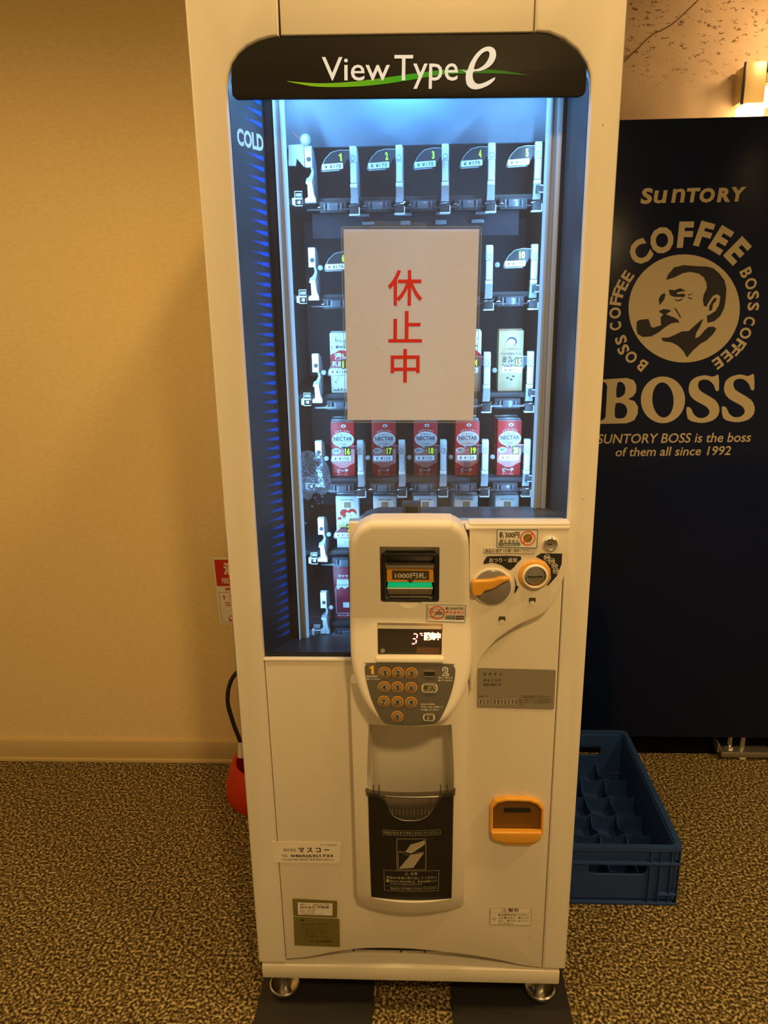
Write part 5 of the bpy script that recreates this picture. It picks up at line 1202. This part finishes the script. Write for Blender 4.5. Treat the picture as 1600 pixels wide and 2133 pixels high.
SH = [[(622, 565), (640, 520), (690, 462), (770, 443), (870, 452), (960, 455), (1010, 468), (1060, 510), (1105, 570), (1120, 640), (1112, 740), (1100, 800), (1070, 860), (1020, 905), (965, 918), (958, 860), (985, 850), (1030, 820), (1060, 770), (1070, 700), (1045, 682), (1010, 695), (975, 745), (955, 785), (935, 780), (926, 730), (932, 690), (960, 630), (955, 590), (935, 545), (890, 512), (820, 498), (760, 510), (690, 545)],
 [(1040, 712), (1035, 738), (1010, 762), (1000, 815), (975, 818), (980, 780), (998, 745), (1020, 715)], [(645, 645), (690, 650), (740, 633), (790, 657), (760, 658), (715, 668), (712, 684), (765, 678), (785, 690), (770, 706), (690, 704), (655, 690)],
 [(690, 722), (722, 733), (768, 712), (742, 738), (710, 740)], [(795, 688), (850, 676), (812, 693)], [(795, 704), (848, 719), (820, 722)], [(610, 672), (618, 690), (605, 730), (570, 774), (562, 722), (580, 690)],
 [(562, 825), (600, 805), (640, 808), (665, 820), (640, 835), (620, 853), (600, 850), (583, 838)], [(683, 790), (710, 808), (745, 868), (740, 882), (720, 842)],
 [(604, 848), (640, 855), (690, 874), (722, 893), (732, 918), (700, 915), (660, 925), (610, 958), (560, 998), (500, 1030), (430, 1034), (388, 1010), (378, 960), (383, 908), (405, 893), (478, 887), (500, 950), (518, 958), (582, 938), (578, 872)],
 [(930, 885), (905, 945), (872, 1000), (862, 1042), (882, 1040), (902, 1026), (940, 980), (972, 952), (1015, 950), (1038, 968), (1010, 1010), (960, 1060), (905, 1092), (850, 1140), (795, 1203), (765, 1150), (720, 1105), (670, 1080), (600, 1070), (583, 1040), (640, 1040), (700, 1015), (750, 990), (810, 985), (860, 940), (905, 900)]]
NP = mat('navy_print', (0.012, 0.012, 0.022), 0.4)
for q_ in SH: B.flat(zp2(q_, Y-0.0005), Y-0.0005, NP)
B.build('emblem', NM, smooth=False)

# ------------------------------------------------------------------ blue bottle crate
CRT = empty('bottle_crate', (0.50, 0.57, 0), 'low blue plastic bottle crate on the carpet, partly hidden by the cream machine', 'crate')
cx0, cx1, cy0, cy1, ch = 0.345, 0.655, 0.315, 0.822, 0.172
t = 0.006
def rr_xy(x0, y0, x1, y1, r, z, n=5): return [(p[0], p[1], z) for p in rounded([(x0, y0), (x1, y0), (x1, y1), (x0, y1)], r, n)]
B = MB()
B.rings([rr_xy(cx0-0.004, cy0-0.004, cx1+0.004, cy1+0.004, 0.022, ch-0.010), rr_xy(cx0-0.004, cy0-0.004, cx1+0.004, cy1+0.004, 0.022, ch), rr_xy(cx0+0.010, cy0+0.010, cx1-0.010, cy1-0.010, 0.014, ch), rr_xy(cx0+0.010, cy0+0.010, cx1-0.010, cy1-0.010, 0.014, ch-0.010), rr_xy(cx0-0.004, cy0-0.004, cx1+0.004, cy1+0.004, 0.022, ch-0.010)], CRATE, False, False); B.build('rim', CRT, angle=50)
# walls: front wall with hand hole, others plain
hz0, hz1 = 0.084, 0.116
hx0, hx1 = 0.437, 0.580
fw = plate_mesh(rect(cx0+0.012, 0.012, cx1-0.012, ch-0.006), cy0+0.008, cy0+0.014, 0.0, CRATE, [rounded([(hx0, hz0), (hx1, hz0), (hx1, hz1), (hx0, hz1)], [0.018, 0.018, 0.004, 0.004], 4)]); link_mesh('side_wall', fw, CRT)
bw = plate_mesh(rect(cx0+0.012, 0.012, cx1-0.012, ch-0.006), cy1-0.014, cy1-0.008, 0.0, CRATE, [rect(hx0, hz0+0.01, hx1, hz1+0.012, 0.008)]); link_mesh('side_wall', bw, CRT)
for x in (cx0+0.008, cx1-0.014): B = MB(); B.box((x, cy0+0.012, 0.012), (x+0.006, cy1-0.012, ch-0.006), CRATE); B.build('side_wall', CRT, smooth=False)
B = MB(); B.box((cx0+0.01, cy0+0.01, 0.012), (cx1-0.01, cy1-0.01, 0.018), CRATE); B.build('base', CRT, smooth=False)
for z in (0.118, 0.0):
    B = MB(); B.bbox((cx0, cy0-0.002, z+0.001), (cx1, cy0+0.010, z+0.009), CRATE, 0.002); B.build('horizontal_rib', CRT); B = MB(); B.bbox((cx0, cy1-0.010, z+0.001), (cx1, cy1+0.002, z+0.009), CRATE, 0.002); B.build('horizontal_rib', CRT); B = MB(); B.bbox((cx1-0.010, cy0, z+0.001), (cx1+0.002, cy1, z+0.009), CRATE, 0.002); B.build('horizontal_rib', CRT)
for x in (cx0+0.048, cx0+0.022, cx1-0.072, cx1-0.048, cx1-0.022, cx1-0.003): B = MB(); B.bbox((x, cy0-0.001, 0.006), (x+0.003, cy0+0.010, ch-0.008), CRATE, 0.0008); B.build('vertical_rib', CRT)
for y in (cy0+0.02, cy0+0.05, cy0+0.12, cy0+0.25, cy0+0.38, cy1-0.05, cy1-0.02): B = MB(); B.bbox((cx1-0.010, y, 0.006), (cx1+0.001, y+0.003, ch-0.008), CRATE, 0.0008); B.build('vertical_rib', CRT)
for y in (cy0-0.002, cy1-0.02): B = MB(); B.bbox((cx1-0.050, y, 0.028), (cx1+0.002, y+0.02, 0.036), CRATE, 0.004); B.build('corner_ledge', CRT)
# wavy dividers
B = MB()
for i in range(1, 4):
    x = cx0+0.014+i*(cx1-cx0-0.028)/4; pts = [(x+0.004*math.sin(k*PI/3), cy0+0.014+(cy1-cy0-0.028)*k/24) for k in range(25)]
    for z0, z1 in ((0.018, 0.062),):
        L = [[(p[0]-0.0012, p[1], z0), (p[0]+0.0012, p[1], z0), (p[0]+0.0012, p[1], z1+0.008*math.cos(k*PI/2)), (p[0]-0.0012, p[1], z1+0.008*math.cos(k*PI/2))] for k, p in enumerate(pts)]; B.rings(L, CRATE)
for j in range(1, 6):
    y = cy0+0.014+j*(cy1-cy0-0.028)/6
    L = [[(cx0+0.014+(cx1-cx0-0.028)*k/20, y+0.004*math.sin(k*PI/2.5)-0.0012, 0.018), (cx0+0.014+(cx1-cx0-0.028)*k/20, y+0.004*math.sin(k*PI/2.5)+0.0012, 0.018), (cx0+0.014+(cx1-cx0-0.028)*k/20, y+0.004*math.sin(k*PI/2.5)+0.0012, 0.062+0.005*math.cos(k*PI/2.5)), (cx0+0.014+(cx1-cx0-0.028)*k/20, y+0.004*math.sin(k*PI/2.5)-0.0012, 0.062+0.005*math.cos(k*PI/2.5))] for k in range(21)]; B.rings(L, CRATE)
B.build('divider_grid', CRT, angle=50)

# ------------------------------------------------------------------ black boards under the machine
for i, (xa, xb, lab) in enumerate(((-0.327, -0.0805, 'flat black board under the machine on the fire extinguisher side'), (0.0885, 0.336, 'flat black board under the machine on the crate side'))):
    B = MB(); B.bbox((xa, -0.30, 0.0), (xb, 0.78, 0.0150), BOARD, 0.002); o = B.build('floor_board'); tag(o, lab, 'board', 'boards under the cream machine')

# ------------------------------------------------------------------ fire extinguisher on its red stand, with sign
ST = empty('extinguisher_stand', (-0.46, 0.72, 0), 'orange-red extinguisher stand on the carpet carrying a pictogram sign', 'stand')
ex, ey = -0.445, 0.735
B = MB(); B.lathe((ex, ey, 0.0), [(0.0, 0.0), (0.118, 0.0), (0.124, 0.012), (0.122, 0.050), (0.108, 0.100), (0.100, 0.118), (0.088, 0.118), (0.092, 0.100), (0.080, 0.030), (0.0, 0.020)], REDEX, 'z', 40, False); B.build('base', ST, angle=40)
GREYP = mat('grey_pole', (0.30, 0.28, 0.24), 0.4)
B = MB(); px0 = P(484, 1310, 0.84); B.tube([(px0[0]+0.008, 0.84, 0.10), (px0[0]+0.008, 0.84, 0.80)], 0.0065, GREYP, 10); B.bbox((px0[0]-0.002, 0.80, 0.10), (px0[0]+0.018, 0.845, 0.112), GREYP, 0.002); B.build('pole', ST)
YS = 0.830
sg = pxpoly([(442.5, 1161.5), (540, 1161.5), (546, 1298), (458.5, 1300)], YS)
sg = [P(442.5, 1161.5, YS), (P(442.5, 1161.5, YS)[0]+0.145, P(442.5, 1161.5, YS)[1]), (P(458.5, 1300, YS)[0]+0.130, P(458.5, 1300, YS)[1]), P(458.5, 1300, YS)]
B = MB(); B.prism(rounded([sg[3], sg[2], sg[1], sg[0]], 0.003, 3), YS, YS+0.002, SIGNW)
y = YS-0.0006
def sx(a, t): # a: across 0..1, t: down 0..1
    p = Vector(sg[0]).lerp(Vector(sg[3]), t); q_ = Vector(sg[1]).lerp(Vector(sg[2]), t); r_ = p.lerp(q_, a); return (r_.x, r_.y)
B.build('sign_plate', ST, smooth=False)
B = MB(); SR = mat('sign_red', (0.55, 0.02, 0.01), 0.5)
B.flat([sx(0.03, 0.42), sx(0.97, 0.42), sx(0.97, 0.03), sx(0.03, 0.03)], y, SR)
def stx(t_, a0, a1, t0, t1, m, bd=0.02): B.text(t_, sx(a0, t1), sx(a1, t1), sx(a0, t0)[1]-sx(a0, t1)[1], y-0.0004, m, bd)
stx('消火器', 0.20, 0.93, 0.07, 0.255, SIGNW, 0.045); stx('FIRE EXTINGUISHER', 0.15, 0.93, 0.30, 0.385, SIGNW, 0.02)
stx('使用方法', 0.19, 0.85, 0.445, 0.49, SR, 0.03); B.frame([sx(0.05, 0.975), sx(0.95, 0.975), sx(0.95, 0.515), sx(0.05, 0.515)], 0.0012, y, SR)
stx('1', 0.13, 0.17, 0.56, 0.62, SR, 0.05); stx('安全ピンを引き抜く', 0.28, 0.90, 0.55, 0.585, SR, 0.01); stx('(上に引く)', 0.28, 0.60, 0.60, 0.635, SR, 0.01); stx('PULL SAFETY PIN UPWARD', 0.17, 0.85, 0.66, 0.685, SR); stx('SAFETY PIN', 0.17, 0.45, 0.70, 0.72, SR)
B.flat([sx(0.22, 0.95), sx(0.55, 0.95), sx(0.52, 0.84), sx(0.30, 0.86), sx(0.22, 0.89)], y-0.0002, SR); c = sx(0.29, 0.905); B.flat(ellipse(*c, 0.007, 0.006, 14), y-0.0004, SIGNW); B.line([sx(0.33, 0.84), sx(0.30, 0.78), sx(0.33, 0.74)], 0.0012, y, SR); B.line([sx(0.42, 0.84), sx(0.46, 0.76), sx(0.42, 0.74)], 0.0012, y, SR)
B.build('sign_print', ST, smooth=False)
EX = empty('fire_extinguisher', (ex+0.002, ey, 0.02), 'red fire extinguisher with black hose, almost hidden behind the cream machine', 'fire extinguisher')
B = MB(); B.lathe((ex+0.005, ey, 0.021), [(0.0, 0.0), (0.074, 0.0), (0.078, 0.006), (0.078, 0.30), (0.070, 0.35), (0.045, 0.385), (0.022, 0.40), (0.020, 0.42), (0.0, 0.42)], REDEX, 'z', 36, False); 
B = MB(); B.lathe((ex+0.022, ey, 0.021), [(0.0, 0.0), (0.061, 0.0), (0.065, 0.006), (0.065, 0.30), (0.058, 0.35), (0.040, 0.385), (0.022, 0.40), (0.020, 0.42), (0.0, 0.42)], REDEX, 'z', 36, False); B.build('cylinder', EX, angle=40)
B = MB(); B.bbox((ex+0.010, ey-0.015, 0.44), (ex+0.034, ey+0.015, 0.475), STEEL, 0.003); B.bbox((ex+0.018, ey-0.075, 0.478), (ex+0.030, ey+0.02, 0.486), BLACK, 0.002); B.build('valve_lever', EX)
hose = [(505, 1392), (498, 1397), (487, 1408), (479, 1424), (474.5, 1445), (475, 1468), (481, 1490), (488, 1512), (495, 1530), (500, 1543)]
YH2 = 0.66
hp3 = [(*[P(505, 1392, 0.70)[0]+0.04], 0.72, 0.46)]+[(P(u, v, YH2)[0], YH2+0.0*i, P(u, v, YH2)[1]) for i, (u, v) in enumerate(hose)]+[(P(502, 1550, YH2)[0], YH2, P(502, 1550, YH2)[1])]
B = MB(); B.tube(smooth_open(hp3, 4), 0.0062, HOSE, 10); B.build('hose', EX)
B = MB(); a = P(501, 1545, YH2); c = P(503, 1575, YH2); B.tube([(a[0], YH2, a[1]), ((a[0]+c[0])/2, YH2, (a[1]+c[1])/2), (c[0], YH2, c[1])], [0.007, 0.009, 0.011], SIGNW, 12); B.build('nozzle', EX)

# ------------------------------------------------------------------ wall lamp far behind
YL = 1.80
SCN = empty('wall_lamp', (*[P(1575, 190, YL)[0]], 1.86, P(1575, 190, YL)[1]), 'small box-shaped brass wall lamp with glowing lower glass, above the navy machine', 'wall lamp')
BR = mat('brass_plate', (0.62, 0.47, 0.22), 0.35, 0.1); GLOW = mat('glowing_glass', (1, 0.8, 0.5), 0.4, emis=(1.0, 0.72, 0.32), estr=6)
xa, zt2 = P(1555, 128, YL); xb, zb2 = P(1592, 216, YL)
B = MB(); B.bbox((xa, YL, zb2), (xb-0.002, YL+0.012, zt2), BR, 0.002); B.bbox((xa-0.003, YL-0.001, zb2), (xa+0.004, YL+0.012, zt2), BLACK, 0.001); B.bbox((xa, YL+0.012, zb2+0.01), (xa+0.03, YL+0.09, zt2-0.01), BR, 0.001); B.bbox((xb+0.05, YL, zb2), (xb+0.056, YL+0.085, zt2), BLACK, 0.001); B.bbox((xb-0.004, YL-0.002, zt2-0.035), (xb+0.001, YL+0.01, zt2), BLACK, 0.001); B.bbox((xb, YL, zb2+0.065), (xb+0.05, YL+0.012, zt2), BR, 0.002); B.build('lamp_housing', SCN)
x2, z2 = P(1548, 242, YL); x3, z3 = P(1594, 214, YL)
B = MB(); B.bbox((x2, YL-0.004, z2), (x3, YL+0.08, z3), GLOW, 0.003); B.build('lower_glass', SCN)
B = MB(); B.bbox((xb+0.003, YL+0.004, zb2), (xb+0.045, YL+0.07, zb2+0.06), GLOW, 0.003); B.build('inner_glass', SCN)
l = lamp('wall_lamp_bulb', 'POINT', (xa+0.14, YL-0.13, zt2+0.08), 4.2, (1.0, 0.62, 0.28), 0.03)
lamp('wall_lamp_bulb', 'POINT', (xa+0.02, YL-0.03, z2-0.05), 1.3, (1.0, 0.62, 0.28), 0.03)

# ------------------------------------------------------------------ ceiling discs: the downlight and added fill spots (out of view, seen as reflections)
for i, (x, y) in enumerate(((0.10, -0.26), (-1.15, -0.35), (0.45, -1.75), (1.65, -0.45))):
    B = MB(); B.lathe((x, y, 2.55), [(0.075, 0.0), (0.075, -0.004), (0.055, -0.006), (0.055, 0.0)], CEIL, 'z', 28, False); o = B.build('ceiling_light')
    tag(o, ['recessed ceiling light directly above the cream machine front', 'added ceiling disc at the fill spot beside the beige wall', 'added ceiling disc at the fill spot farthest out from the machines', 'added ceiling disc at the fill spot over the aisle by the navy machine'][i], 'ceiling light', 'recessed lights in the ceiling')
    B = MB(); B.lathe((x, y, 2.55), [(0.0, -0.0055), (0.053, -0.0055)], GLOW, 'z', 24, False); q_ = B.build('lens', None, smooth=False); q_.parent = o
